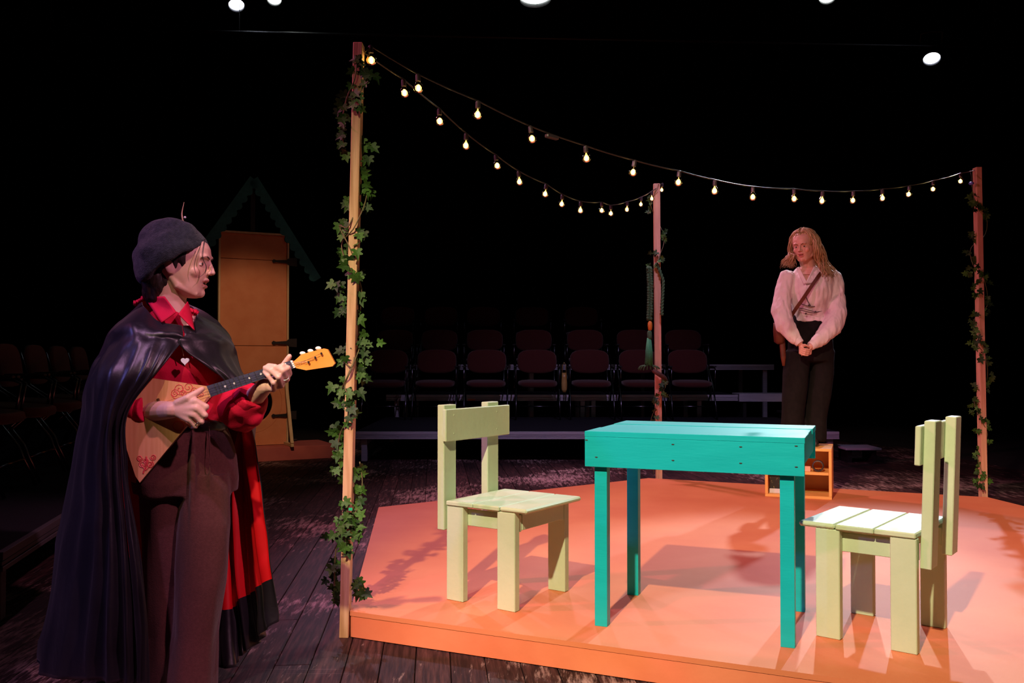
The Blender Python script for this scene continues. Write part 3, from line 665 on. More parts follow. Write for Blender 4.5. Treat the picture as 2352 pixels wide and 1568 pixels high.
ivD = [(2230,440,3,4,14,0),(2228,460,3,4,12,0),(2240,472,3,5,8,-.05),(2254,475,3,5,10,-.03),(2264,485,3,5,10,0),(2262,505,2,4,8,.01),(2230,540,3,4,10,0),(2224,578,2,4,6,0),(2232,600,3,4,14,-.01),(2226,625,3,4,8,0),(2244,620,4,5,14,-.05),(2238,650,3,4,10,-.04),(2262,645,4,4,12,0),(2246,670,2,4,6,-.05),(2268,685,4,4,14,0),(2265,720,3,4,12,.01),(2240,722,3,4,8,-.04),(2234,740,3,4,12,0),(2242,760,3,4,12,-.04),(2236,785,3,4,10,-.02),(2252,775,3,5,10,-.05),(2262,795,4,4,10,-.02),(2256,815,3,5,10,-.04),(2268,828,2,4,8,0),
 (2270,868,4,4,14,0),(2266,890,2,4,8,.01),(2240,890,3,4,12,0),(2238,915,3,4,12,0),(2234,935,3,4,10,0),(2245,940,2,3,8,-.04),(2256,965,3,4,8,-.05),(2266,978,4,4,12,0),(2242,985,2,3,6,-.03),(2268,1010,3,3,10,0),(2244,1030,2,3,10,0),(2236,1042,2,3,6,0),(2244,1070,3,4,14,0),(2256,1090,4,5,10,-.05),(2264,1100,3,4,10,-.02),(2238,1106,3,4,8,-.01),(2252,1115,2,4,6,-.05)]
stD = [[(2232,425,0),(2242,470,-.05),(2266,500,0),(2262,540,.05),(2230,570,.02),(2236,610,-.03),(2260,640,-.03),(2268,700,.02),(2240,730,.05),(2238,780,-.03),(2264,820,-.02),(2266,880,.03),(2238,920,.02),(2252,960,-.05),(2268,1000,0),(2245,1040,.02),(2256,1090,-.05),(2258,1130,-.05)]]
ivy('ivy garland winding up the right hand post', pD0, ivD, pD0.y, 0.046, stD, 13, 0.5)
# small blue bulb at the top of the right post and green tag on the near post
M_bluec = mat('blue_cap', (0.08, 0.09, 0.50), 0.3, (0.12, 0.14, 0.6), 20)
bc = empty('blue_plug', W(2231, 421, pD0.y - 0.04), 0, 'small blue plug end hanging at the top of the right post', 'plug')
MB().ball((0, 0, 0), (0.019, 0.019, 0.013), 14, 8).build('cap', M_bluec, bc, True); MB().tube([(0, 0, 0.012), (0.002, 0, 0.05), (0.004, 0.02, 0.088)], 0.003, 6).build('wire', M_cable, bc, True)
M_gtag = mat('green_tag', (0.02, 0.5, 0.22), 0.5, (0.03, 0.56, 0.26), 10)
gt = tag(MB().box((-0.008, -0.001, -0.006), (0.008, 0.001, 0.006)).build('price_tag', M_gtag), 'tiny bright green tag among the ivy low on the near left post', 'tag'); gt.location = W(805, 1169, pA0.y - 0.06)

# ------------------------------------------------------------------ knotted green yarn tassel on the far post
M_yarn = mat('green_yarn', (0.03, 0.10, 0.035), 0.85, (0.06, 0.17, 0.06), 60, (1, 1, 4), bump=0.5, bscale=200)
M_yarn2 = mat('bright_green_yarn', (0.03, 0.25, 0.09), 0.85, (0.05, 0.33, 0.13), 60, (4, 4, 1), bump=0.3, bscale=200)
M_bead = mat('orange_bead', (0.55, 0.20, 0.02), 0.35, (0.65, 0.27, 0.04), 20)
M_brownrope = mat('brown_cord', (0.07, 0.035, 0.02), 0.8, (0.10, 0.05, 0.03), 40, bump=0.3)
ts = empty('yarn_tassel', W(1492, 620, 7.92), 0, 'braided green yarn hanging with an orange bead and a long tassel', 'tassel')
yb = 7.92; o0 = ts.location
m = MB()
for ph in (0, 2.1, 4.2):
    pts = []
    for k in range(60):
        f = k/59; c = W(1491 + 2*math.sin(f*3), 614 + 120*f, yb) - o0
        pts.append(c + Vector((0.016*math.sin(14*f*PI + ph), 0.012*math.cos(28*f*PI + ph*2), 0)))
    m.tube(pts, 0.013, 8)
m.build('braid', M_yarn, ts, True)
m = MB()
for ph in (0, PI):
    pts = []
    for k in range(40):
        f = k/39; c = W(1508 + 14*min(1, f*3) + 1.5*math.sin(f*5), 604 + 120*f, yb + 0.02*(1 - f)) - o0
        pts.append(c + Vector((0.007*math.sin(16*f*PI + ph), 0.007*math.cos(16*f*PI + ph), 0)))
    m.tube(pts, 0.009, 8)
m.build('side_braid', M_yarn, ts, True)
m = MB(); m.loft([[Vector((r*math.cos(2*PI*k/14), r*math.sin(2*PI*k/14), 0)) + (W(1493, y_, yb) - o0) for k in range(14)] for r, y_ in ((0.010, 737), (0.019, 741), (0.021, 748), (0.018, 756), (0.010, 759))]); m.build('bead', M_bead, ts, True)
m = MB(); m.loft([[Vector((r*math.cos(2*PI*k/14), r*math.sin(2*PI*k/14), 0)) + (W(1492, y_, yb) - o0) for k in range(14)] for r, y_ in ((0.014, 759), (0.021, 764), (0.019, 772), (0.021, 778))]); m.build('knot', M_yarn, ts, True)
m = MB(); rnd = random.Random(2)
for k in range(26):
    a = 2*PI*k/26; r0 = 0.014; r1 = 0.028 + rnd.uniform(0, 0.006)
    a0 = W(1491, 776, yb) - o0; a1 = W(1490, 836 + rnd.uniform(-4, 4), yb) - o0
    m.tube([a0 + Vector((r0*math.cos(a), r0*math.sin(a), 0)), a0.lerp(a1, 0.5) + Vector((r1*0.85*math.cos(a), r1*0.85*math.sin(a), 0)), a1 + Vector((r1*math.cos(a + .2), r1*math.sin(a + .2), 0))], 0.0042, 5)
m.build('fringe', M_yarn2, ts, True)
m = MB()
for k in range(10):
    a = PI*k/9; p = W(1490, 838, yb) - o0
    m.tube([p + Vector((0.026*math.cos(a), 0, 0)), p + Vector((0.075*math.cos(a) , -0.01, -0.02 + 0.01*rnd.random())), p + Vector((0.095*math.cos(a), -0.01, -0.05 + 0.02*rnd.random()))], 0.006, 5)
m.build('frayed_end', M_yarn, ts, True)
tag(MB().tube(crom([W(1500, 850, 7.92), W(1512, 858, 7.91), W(1526, 868, 7.94), W(1531, 880, 7.98)], 16), 0.020, 8).build('knotted_cord', M_brownrope, None, True), 'thick brown cord wrapped round the far post below the tassel', 'cord')

# ================================================================== people
def remesh(mb, voxel, smooth=4, fac=0.5):
    me = mb.mesh('tmp')
    bm = bmesh.new(); bm.from_mesh(me); bmesh.ops.recalc_face_normals(bm, faces=bm.faces); bm.to_mesh(me); bm.free()
    o = bpy.data.objects.new('tmp', me); COL.objects.link(o)
    r = o.modifiers.new('r', 'REMESH'); r.mode = 'VOXEL'; r.voxel_size = voxel; r.adaptivity = 0
    if smooth:
        s_ = o.modifiers.new('s', 'SMOOTH'); s_.iterations = smooth; s_.factor = fac
    dg = bpy.context.evaluated_depsgraph_get(); out = bpy.data.meshes.new_from_object(o.evaluated_get(dg))
    bpy.data.objects.remove(o, do_unlink=True); bpy.data.meshes.remove(me)
    out.materials.clear(); return out
def coords(me):
    a = np.empty(len(me.vertices)*3, np.float32); me.vertices.foreach_get('co', a); return a.reshape(-1, 3).astype(float)
def set_coords(me, a): me.vertices.foreach_set('co', a.astype(np.float32).ravel()); me.update()
def normals(me):
    a = np.empty(len(me.vertices)*3, np.float32); me.vertices.foreach_get('normal', a); return a.reshape(-1, 3).astype(float)
def folds(me, amp, scale, seed=0, ridged=False):
    """cloth folds: noise stretched along 'scale', pushed along the normals"""
    a = coords(me); nn = normals(me); sc = np.array(scale); d = np.empty(len(a))
    for i, p in enumerate(a*sc):
        v = noise.noise(Vector((p[0] + seed, p[1], p[2]))) + 0.4*noise.noise(Vector((p[0]*2.1, p[1]*2.1 + seed, p[2]*2.1)))
        d[i] = (0.5 - abs(v)) if ridged else v
    set_coords(me, a + nn*(d*amp)[:, None])
def axis_frame(fwd, up, loc):
    x = Vector(fwd).normalized(); z = Vector(up); z = (z - x*z.dot(x)).normalized(); y = z.cross(x)
    return frame(x, y, z, loc)
def ell(c, a, b, phi, n=24, e=2.0):
    """level ellipse ring round c: a across the body, b front to back, body turned by phi"""
    l = Vector((math.cos(phi), math.sin(phi), 0)); f = Vector((math.sin(phi), -math.cos(phi), 0)); out = []
    for k in range(n):
        t = 2*PI*k/n; cs, sn = math.cos(t), math.sin(t)
        out.append(Vector(c) + l*(a*math.copysign(abs(cs)**(2/e), cs)) + f*(b*math.copysign(abs(sn)**(2/e), sn)))
    return out
def chain(mb, pts, rs, n=10):
    mb.tube(pts, list(rs), n)
    for p, r in zip(pts, rs): mb.ball(p, r*0.99, 10, 6)

def head_shape(mb, M):
    sl = [(0.122,0.015,-0.055,0.030),(0.112,0.052,-0.085,0.054),(0.092,0.085,-0.100,0.069),(0.065,0.099,-0.106,0.0755),(0.038,0.103,-0.107,0.077),(0.020,0.096,-0.104,0.0755),(0.0,0.094,-0.098,0.073),(-0.02,0.093,-0.086,0.071),(-0.036,0.092,-0.066,0.067),(-0.050,0.087,-0.045,0.062),(-0.066,0.082,-0.022,0.0555),(-0.083,0.081,0.0,0.045),(-0.096,0.072,0.020,0.031),(-0.101,0.060,0.030,0.016)]
    rings = []
    for z, xf, xb, w in reversed(sl):
        r = []
        for k in range(28):
            t = 2*PI*k/28; c, s_ = math.cos(t), math.sin(t)
            y = w*math.copysign(abs(s_)**0.92, s_)*(1 - 0.10*max(0, c)**2)
            r.append(M @ Vector(((xf+xb)/2 + (xf-xb)/2*math.copysign(abs(c)**0.92, c), y, z)))
        rings.append(r)
    mb.loft(rings)
    P = lambda *a: M @ Vector(a)
    mb.tube([P(0.093,0,0.032), P(0.0985,0,0.018), P(0.104,0,0.004), P(0.108,0,-0.008), P(0.1085,0,-0.0145)], [0.006, 0.007, 0.0078, 0.0086, 0.0086], 12)
    mb.ball(P(0.1105,0,-0.0145), 0.0088, 12, 8)
    for s_ in (1, -1):
        mb.ball(P(0.101, s_*0.0100, -0.0175), 0.0074, 10, 8)
        mb.tube([P(0.085, s_*0.045, 0.034), P(0.094, s_*0.030, 0.037), P(0.098, s_*0.012, 0.035)], [0.006, 0.008, 0.006], 8)
        mb.ball(P(0.060, s_*0.042, -0.016), 0.0215, 12, 8)
        mb.tube([P(-0.004, s_*0.058, -0.035), P(0.012, s_*0.056, -0.062), P(0.065, s_*0.020, -0.088)], [0.012, 0.014, 0.013], 10)
        rot = Matrix.Rotation(s_*math.radians(-18), 4, 'Z') @ Matrix.Rotation(math.radians(-12), 4, 'Y')
        mb.ball((0, 0, 0), (0.017, 0.0085, 0.031), 14, 10, M @ Matrix.Translation((-0.008, s_*0.076, 0.002)) @ rot)
    mb.tube([P(0.080, 0.023, -0.0475), P(0.0905, 0.012, -0.0415), P(0.0945, 0, -0.0405), P(0.0905, -0.012, -0.0415), P(0.080, -0.023, -0.0475)], [0.003, 0.0055, 0.006, 0.0055, 0.003], 8)
    mb.tube([P(0.079, 0.021, -0.050), P(0.086, 0.011, -0.0605), P(0.0885, 0, -0.062), P(0.086, -0.011, -0.0605), P(0.079, -0.021, -0.050)], [0.003, 0.0055, 0.0065, 0.0055, 0.003], 8)
    mb.ball(P(0.070, 0, -0.083), 0.0165, 12, 8)
def head_finish(a, M, mouth=0.006):
    """eye sockets, mouth opening and temples, pressed into the head surface"""
    Mi = np.array(M.inverted()); L = a @ Mi[:3, :3].T + Mi[:3, 3]
    near = (np.abs(L) < 0.16).all(1)
    for (c, r, v) in (((0.097, 0.033, 0.012), (0.016, 0.017, 0.0115), (-0.0060, 0, 0)), ((0.097, -0.033, 0.012), (0.016, 0.017, 0.0115), (-0.0060, 0, 0)),
                      ((0.091, 0, -0.0505), (0.012, 0.017, 0.0045), (-mouth*1.6, 0, 0)), ((0.10, 0.0055, -0.026), (0.006, 0.004, 0.004), (0, 0, 0.004)), ((0.10, -0.0055, -0.026), (0.006, 0.004, 0.004), (0, 0, 0.004)),
                      ((0.07, 0.062, -0.045), (0.03, 0.02, 0.03), (0, -0.006, 0)), ((0.07, -0.062, -0.045), (0.03, 0.02, 0.03), (0, 0.006, 0)),
                      ((-0.002, 0.086, 0.004), (0.008, 0.008, 0.016), (0, -0.004, 0)), ((-0.002, -0.086, 0.004), (0.008, 0.008, 0.016), (0, 0.004, 0))):
        q = (L - np.array(c))/np.array(r); w = np.exp(-(q*q).sum(1))*near
        L = L + w[:, None]*np.array(v)
    Mm = np.array(M); out = a.copy(); out[near] = (L @ Mm[:3, :3].T + Mm[:3, 3])[near]
    return out, L, near
def skin_colors(me, L, near, base, lip, extra=None):
    """skin colouring: lips and cheeks, with the shade inside the mouth painted dark"""
    n = len(me.vertices); col = np.ones((n, 4)); col[:, :3] = base
    def blend(mask, c): col[:, :3] = col[:, :3]*(1 - mask[:, None]) + np.array(c)*mask[:, None]
    ch = np.zeros(n)
    for s_ in (1, -1): ch += np.exp(-(((L - np.array((0.075, s_*0.045, -0.02)))/0.022)**2).sum(1))
    blend(np.clip(ch*0.35, 0, 1)*near, (base[0]*0.98, base[1]*0.62, base[2]*0.60))
    lx = L[:, 0]; ly = np.abs(L[:, 1]); lz = L[:, 2]
    up = ((lz > -0.0485) & (lz < -0.0375 - 0.20*ly) & (ly < 0.023) & (lx > 0.076))
    lo = ((lz < -0.0535 + 0.10*ly) & (lz > -0.068 + 0.45*ly) & (ly < 0.022) & (lx > 0.074))
    blend((up | lo).astype(float)*near*0.85, lip)
    md = ((lz > -0.0535) & (lz < -0.0480) & (ly < 0.014) & (lx > 0.070))
    blend(md.astype(float)*near*0.9, (0.05, 0.01, 0.012))  # shade between the open lips painted into the colour
    at = me.color_attributes.new('skin', 'FLOAT_COLOR', 'POINT'); at.data.foreach_set('color', col.astype(np.float32).ravel())
def skin_material(name, rough=0.5):
    m = bpy.data.materials.new(name); m.use_nodes = True; nt = m.node_tree; b = nt.nodes['Principled BSDF']
    at = nt.nodes.new('ShaderNodeVertexColor'); at.layer_name = 'skin'; nt.links.new(at.outputs[0], b.inputs['Base Color'])
    b.inputs['Roughness'].default_value = rough; b.inputs['Subsurface Weight'].default_value = 0.12; b.inputs['Subsurface Radius'].default_value = (0.012, 0.004, 0.002)
    nz = nt.nodes.new('ShaderNodeTexNoise'); nz.inputs['Scale'].default_value = 350; bp = nt.nodes.new('ShaderNodeBump'); bp.inputs['Strength'].default_value = 0.08; bp.inputs['Distance'].default_value = 0.002
    nt.links.new(nz.outputs['Fac'], bp.inputs['Height']); nt.links.new(bp.outputs['Normal'], b.inputs['Normal']); return m
M_skin = skin_material('skin')
M_eye = mat('eye_white', (0.75, 0.70, 0.68), 0.25, (0.80, 0.75, 0.72), 30); M_iris = mat('iris', (0.035, 0.022, 0.015), 0.2, (0.06, 0.04, 0.02), 60)
M_brow = mat('brow_hair', (0.035, 0.018, 0.012), 0.7, (0.06, 0.03, 0.02), 80); M_brow2 = mat('brow_hair_fair', (0.12, 0.06, 0.03), 0.7, (0.16, 0.08, 0.04), 80)
M_teeth = mat('teeth', (0.75, 0.68, 0.60), 0.3, (0.8, 0.74, 0.66), 40)
def face_bits(body, M, brow, inner=0.0):
    for s_ in (1, -1):
        c = M @ Vector((0.0745, s_*0.0305, 0.012)); e = MB().ball(c, 0.0115, 18, 12).build('eye', M_eye, body, True)
        d = (M.to_3x3() @ Vector((1, -s_*0.06, -0.02))).normalized(); q = d.to_track_quat('Z', 'Y').to_matrix().to_4x4()
        # lids: two thin shells hugging the eyeball above and below
        for (z0, z1) in ((0.0020, 0.0120), (-0.0100, -0.0036)):
            rows = []
            for i in range(5):
                zz = z0 + (z1 - z0)*i/4; rr_ = math.sqrt(max(0.0124**2 - zz*zz, 1e-7))
                rows.append([M @ Vector((0.0745 + rr_*math.cos(t), s_*0.0305 + rr_*math.sin(t), 0.012 + zz)) for t in [(-1.7 + 3.4*k/12) for k in range(13)]])
            rows2 = [[p - (M.to_3x3() @ Vector((0.0012, 0, 0))) for p in r] for r in reversed(rows)]
            mb = MB(); mb.loft(rows + rows2 + [rows[0]], False, False); ob = mb.build('eyelid', M_lid, body, True)
        mb = MB(); mb.ball((0, 0, 0), (0.0066, 0.0066, 0.0028), 16, 8, Matrix.Translation(c + d*0.0102) @ q); mb.build('iris', M_iris, body, True)
        bp_ = crom([M @ Vector((0.1015, s_*0.011, 0.0285 - inner)), M @ Vector((0.1020, s_*0.020, 0.033 - inner*0.3)), M @ Vector((0.0975, s_*0.033, 0.0360)), M @ Vector((0.0865, s_*0.047, 0.0315))], 13)
        mb = MB(); mb.tube(bp_, [0.0012 + 0.0014*math.sin(PI*(0.12 + 0.8*k/12)) for k in range(13)], 6); mb.build('eyebrow', brow, body, True)
M_lid = mat('eyelid_skin', (0.46, 0.23, 0.18), 0.5, (0.52, 0.27, 0.22), 40)

# ------------------------------------------------------------------ woman in the cape
person = empty('person', W(425, 1600, 3.0), 0, 'woman in black beret and red-lined black cape playing a triangular stringed instrument', 'person')
person.location.z = 0.0
PHI = math.radians(32)
HM = axis_frame((1, 0.02, -0.02), (0.02, 0, 1), W(413, 615, 3.035))
b = MB(); head_shape(b, HM)
nb0 = W(398, 730, 3.045)
b.tube([HM @ Vector((-0.022, 0, 0.0)), HM @ Vector((-0.026, 0, -0.06)), HM @ Vector((-0.034, 0.002, -0.11)), nb0, nb0 - Vector((0, 0, 0.05))], [0.058, 0.056, 0.055, 0.060, 0.075], 20)
b.loft([ell(W(412, y_, d_), a_, bb, PHI) for (y_, d_, a_, bb) in ((1100, 3.03, .15, .10), (1030, 3.03, .15, .10), (970, 3.03, .125, .085), (900, 3.03, .125, .085), (830, 3.035, .13, .09), (780, 3.04, .12, .070), (745, 3.045, .08, .055), (725, 3.045, .055, .05))])
shR = W(308, 792, 2.99); shL = W(476, 790, 3.12); elR = W(252, 950, 3.02); wrR = W(395, 941, 2.795); elL = W(545, 952, 3.0); wrL = W(608, 887, 2.868)
chain(b, [shR, shR.lerp(elR, .5), elR], [.036, .034, .033]); chain(b, [elR, elR.lerp(wrR, .35), elR.lerp(wrR, .75), wrR], [.037, .039, .033, .0265], 14)
chain(b, [shL, shL.lerp(elL, .5), elL], [.036, .034, .033]); chain(b, [elL, elL.lerp(wrL, .4), wrL], [.036, .036, .0265], 14)
for hx, kx, ax in (((390, 1095, 3.02), (380, 1300, 3.04), (394, 1560, 3.02)), ((462, 1095, 3.03), (464, 1300, 2.97), (437, 1560, 2.96))):
    chain(b, [W(*hx), W(*kx), W(*ax)], [.066, .046, .034], 14)
def hand(mb, wrist, fingers, thumb, wr=.024, g=1.0):
    for mcp in [f[0] for f in fingers]:
        mb.tube([wrist, wrist.lerp(mcp, .5), mcp], [wr*0.72, .0125, .0115], 10)
    for i in range(3):   # fill between the metacarpals
        p = fingers[i][0].lerp(fingers[i+1][0], .5); mb.tube([wrist, wrist.lerp(p, .55), p.lerp(wrist, .12)], [wr*0.7, .0125, .0105], 8)
    for f, r in zip(fingers, (.0102, .0104, .0098, .0086)): chain(mb, f, [r*1.06*g, r*g, r*.90*g, r*.78*g], 10)
    chain(mb, thumb, [.0145*g, .0125*g, .0108*g, .0085*g], 10)
Wp = lambda L: [W(*p) for p in L]
hand(b, wrR, [Wp([(450, 921, 2.772), (474, 934, 2.778), (467, 945, 2.808), (456, 941, 2.822)]), Wp([(452, 937, 2.766), (471, 953, 2.772), (462, 959, 2.804), (450, 954, 2.820)]),
             Wp([(446, 952, 2.768), (463, 968, 2.776), (454, 971, 2.806), (443, 965, 2.820)]), Wp([(436, 964, 2.775), (449, 979, 2.784), (441, 980, 2.810), (432, 974, 2.822)])],
     Wp([(408, 926, 2.788), (432, 914, 2.775), (450, 903, 2.785), (465, 893, 2.800)]))
hand(b, wrL, [Wp([(664, 858, 2.848), (661, 845, 2.818), (650, 839, 2.812), (640, 842, 2.822)]), Wp([(659, 870, 2.842), (650, 851, 2.808), (632, 842, 2.804), (617, 839, 2.820)]),
             Wp([(647, 884, 2.842), (640, 866, 2.800), (622, 850, 2.800), (608, 844, 2.818)]), Wp([(630, 893, 2.850), (628, 879, 2.806), (616, 863, 2.802), (607, 854, 2.818)])],
     Wp([(620, 882, 2.880), (640, 857, 2.890), (655, 834, 2.880), (665, 818, 2.872)]))
me = remesh(b, 0.0034, 3, 0.5)
a, L, near = head_finish(coords(me), HM, 0.006); set_coords(me, a); skin_colors(me, L, near, (0.66, 0.40, 0.33), (0.42, 0.12, 0.12))
body = link_mesh('body', me, M_skin, person, True, True)
face_bits(body, HM, M_brow)
for o in list(body.children): o.matrix_parent_inverse = Matrix.Identity(4)
def clothe(mb, name, mats, voxel, smooth, amp, scale, seed, par=None, fac=0.5):
    me = remesh(mb, voxel, smooth, fac); folds(me, amp, scale, seed); return link_mesh(name, me, mats, par or person, True, True)
M_hair = mat('dark_brown_hair', (0.012, 0.007, 0.006), 0.45, (0.024, 0.013, 0.010), 60, (1, 1, 0.2), bump=0.4, bscale=120)
M_wool = mat('charcoal_wool', (0.014, 0.018, 0.026), 0.95, (0.026, 0.031, 0.042), 90, bump=0.5, bscale=260, sheen=0.15, spec=0.1)
M_red = mat('red_cotton', (0.54, 0.006, 0.040), 0.75, (0.60, 0.009, 0.050), 25, bump=0.1, bscale=300, spec=0.2)
M_satin = mat('black_satin', (0.006, 0.005, 0.008), 0.40, (0.009, 0.008, 0.012), 8, bump=0.10, bscale=45, spec=0.55, sheen=0.06)
M_lining = mat('red_lining', (0.62, 0.004, 0.008), 0.5, (0.68, 0.006, 0.012), 10, spec=0.35)
M_brown = mat('brown_wool', (0.085, 0.032, 0.027), 0.9, (0.105, 0.040, 0.034), 120, bump=0.25, bscale=300, spec=0.12, sheen=0.15)
M_shoe = mat('dark_leather', (0.015, 0.010, 0.009), 0.4, (0.03, 0.02, 0.016), 30)
# hair: close cap at the back and side, nape, and loose strands at the temple
h = MB(); h.ball((0, 0, 0), (0.100, 0.085, 0.100), 20, 14, HM @ Matrix.Translation((-0.014, 0, 0.040)))
h.ball((0, 0, 0), (0.064, 0.074, 0.082), 16, 12, HM @ Matrix.Translation((-0.060, 0, -0.035)))
h.ball((0, 0, 0), (0.052, 0.062, 0.055), 16, 12, HM @ Matrix.Translation((-0.068, 0, -0.082)))
me = remesh(h, 0.005, 4); folds(me, 0.006, (60, 60, 18), 3); hair = link_mesh('hair', me, M_hair, person, True, True)
m = MB()
for k, L_ in enumerate(([(462, 560, 2.958), (450, 592, 2.951), (446, 612, 2.952), (450, 628, 2.957)], [(470, 548, 2.975), (464, 588, 2.963), (473, 610, 2.968), (470, 626, 2.966), (459, 636, 2.960)], [(471, 548, 2.977), (466, 590, 2.966), (474, 612, 2.970), (471, 629, 2.967)])):
    m.tube(crom(Wp(L_), 14), [0.0010]*10 + [0.0009, 0.0007, 0.0006, 0.0003], 5)
st_ = m.build('hair_strand', M_hair, person, True, True)
# beret: deep soft dome tipped back over the head
cB = W(404, 607, 3.035); ch = (W(480, 552, 3.035) - W(322, 654, 3.035)); bx = ch.normalized(); by = Vector((0, 1, 0)); bz = bx.cross(by); bz = bz if bz.z > 0 else -bz
BM = frame(bx, by, bz, cB); rings = []
n = 40
for (t, r, dx) in ((0.012, 0.62, 0.02), (-0.008, 0.80, 0.01), (-0.010, 0.94, 0.0), (0.004, 0.995, 0), (0.022, 1.0, 0), (0.046, 0.965, 0), (0.079, 0.89, 0.0), (0.107, 0.765, 0.0), (0.128, 0.60, 0.0), (0.141, 0.38, 0.0), (0.147, 0.15, 0), (0.148, 0.01, 0)):
    rings.append([BM @ Vector((dx + 0.126*r*math.cos(2*PI*k/n), 0.122*r*math.sin(2*PI*k/n), t - 0.012*math.cos(2*PI*k/n)*(r > .5)*(-1 if t < .03 else 0)*0)) for k in range(n)])
m = MB(); m.loft(rings); me = remesh(m, 0.005, 3); folds(me, 0.016, (11, 11, 14), 8)
link_mesh('beret', me, M_wool, person, True, True)
m = MB(); m.tube(crom([W(421, 509, 3.035), W(418, 494, 3.035), W(419, 482, 3.035), W(423, 464, 3.035)], 10), [.003, .003, .003, .0026, .0024, .002, .0018, .0014, .001, .0006], 6); m.build('beret_feather', mat('feather_quill', (0.35, 0.22, 0.14), 0.6, (0.42, 0.28, 0.18), 40), person, True, True)
m = MB(); m.ball(W(425, 499, 3.03), 0.004, 10, 8); m.build('beret_bead', M_paper, person, True, True)
# trousers
m = MB(); m.loft([ell(W(428, y_, d_), a_, bb, PHI, 28, 2.3) for (y_, d_, a_, bb) in ((975, 3.03, .128, .092), (1000, 3.03, .14, .105), (1050, 3.03, .160, .118), (1100, 3.03, .170, .125), (1130, 3.03, .165, .12))])
m.loft([ell(W(x_, y_, d_), a_, bb, PHI, 24, 2.2) for (x_, y_, d_, a_, bb) in ((386, 1080, 3.02, .086, .110), (380, 1200, 3.03, .080, .105), (378, 1330, 3.03, .070, .10), (386, 1450, 3.02, .068, .098), (394, 1580, 3.01, .085, .112))])
m.loft([ell(W(x_, y_, d_), a_, bb, PHI, 24, 2.2) for (x_, y_, d_, a_, bb) in ((466, 1080, 3.03, .088, .112), (470, 1200, 2.99, .080, .11), (462, 1330, 2.96, .072, .105), (450, 1450, 2.95, .070, .10), (434, 1590, 2.94, .088, .115))])
for cx_, d_ in ((444, 2.925), (482, 2.945)):   # pleats falling from the waistband
    m.tube([W(cx_ - 1, 968, d_ + 0.02), W(cx_ - 1, 1020, d_ - 0.004), W(cx_, 1110, d_ - 0.020), W(cx_ - 2, 1250, d_ - 0.03), W(cx_ - 10, 1400, d_)], [.004, .007, .010, .009, .004], 8)
clothe(m, 'trousers', M_brown, 0.0065, 3, 0.014, (10, 10, 2.4), 11)
m = MB(); m.loft([ell(W(427, y_, 3.03), .136, .100, PHI, 30, 2.3) for y_ in (962, 990)], True, True); clothe(m, 'belt', M_shoe, 0.006, 2, 0.002, (9, 9, 9), 3)
for sx, dd in ((397, 2.94), (434, 2.92)):
    c = W(sx, 1590, dd); c.z = 0
    m = MB(); m.loft([ell(c + Vector((.03, -.04, z_)), a_, bb, PHI, 20) for (z_, a_, bb) in ((0.002, .045, .125), (0.02, .047, .128), (0.045, .043, .115), (0.07, .038, .075))]); m.build('shoe', M_shoe, person, True, True)
# blouse with full sleeves
m = MB(); m.loft([ell(W(x_, y_, d_), a_, bb, PHI, 28, 2.2) for (x_, y_, d_, a_, bb) in ((424, 985, 3.03, .135, .10), (420, 950, 3.03, .142, .108), (414, 900, 3.03, .152, .115), (410, 850, 3.03, .166, .128), (404, 805, 3.035, .172, .115), (400, 770, 3.04, .150, .09), (398, 740, 3.045, .085, .068), (397, 718, 3.045, .064, .062))])
m.tube([shR, shR.lerp(elR, .5), elR, elR.lerp(wrR, .3), W(322, 941, 2.885), W(336, 938, 2.868)], [.052, .052, .052, .052, .050, .046], 18)
m.tube([shL, shL.lerp(elL, .55), W(542, 940, 3.0), W(548, 945, 2.975), W(565, 925, 2.93), W(580, 908, 2.905)], [.050, .050, .068, .074, .062, .046], 18)
m.tube([W(520, 930, 2.97), W(548, 962, 2.95), W(580, 962, 2.93), W(596, 952, 2.92)], [.030, .026, .020, .010], 12)
clothe(m, 'blouse', M_red, 0.007, 6, 0.016, (13, 13, 6), 21)
for (p0, p1, r0, r1) in ((W(326, 941, 2.880), W(345, 939, 2.858), .049, .047), (W(566, 922, 2.932), W(581, 905, 2.906), .052, .046)):
    d = (p1 - p0); m = MB(); m.tube([p0, p0.lerp(p1, .3), p1, p1 - d*0.1], [r0, r0*1.02, r1, r1*0.86], 22); clothe(m, 'cuff', M_red, 0.004, 2, 0.002, (30, 30, 30), 2)
def patch(name, quad, mm, th=0.003, bulge=0.006, n=8):
    """small cloth panel between four corners"""
    A, B_, C_, D_ = [Vector(q) for q in quad]; nr = (B_ - A).cross(D_ - A).normalized(); mb = MB(); top = []; bot = []
    for i in range(n + 1):
        u = i/n
        r = [(A.lerp(B_, u)).lerp(D_.lerp(C_, u), j/n) + nr*bulge*math.sin(PI*u)*math.sin(PI*j/n) for j in range(n + 1)]
        top.append(r); bot.append([p - nr*th for p in r])
    vs = []; fs = []; k = n + 1
    for r in top: vs += r
    for r in bot: vs += r
    o_ = k*k
    for i in range(n):
        for j in range(n):
            q = i*k + j; fs.append((q, q+1, q+k+1, q+k)); fs.append((o_+q, o_+q+k, o_+q+k+1, o_+q+1))
    ring = [i*k for i in range(k)] + [n*k + j for j in range(1, k)] + [i*k + n for i in range(n-1, -1, -1)] + [j for j in range(n-1, 0, -1)]
    for i in range(len(ring)):
        a_, b_ = ring[i], ring[(i+1) % len(ring)]; fs.append((a_, b_, b_ + o_, a_ + o_))
    mb.add(vs, fs); return mb.build(name, mm, person, True, True)
patch('collar', Wp([(333, 683, 3.03), (379, 681, 2.955), (406, 717, 2.918), (372, 741, 2.905)]), M_red, bulge=0.010)
patch('collar', Wp([(409, 722, 2.915), (430, 693, 2.985), (438, 712, 3.02), (446, 759, 2.92)]), M_red, bulge=-0.004)
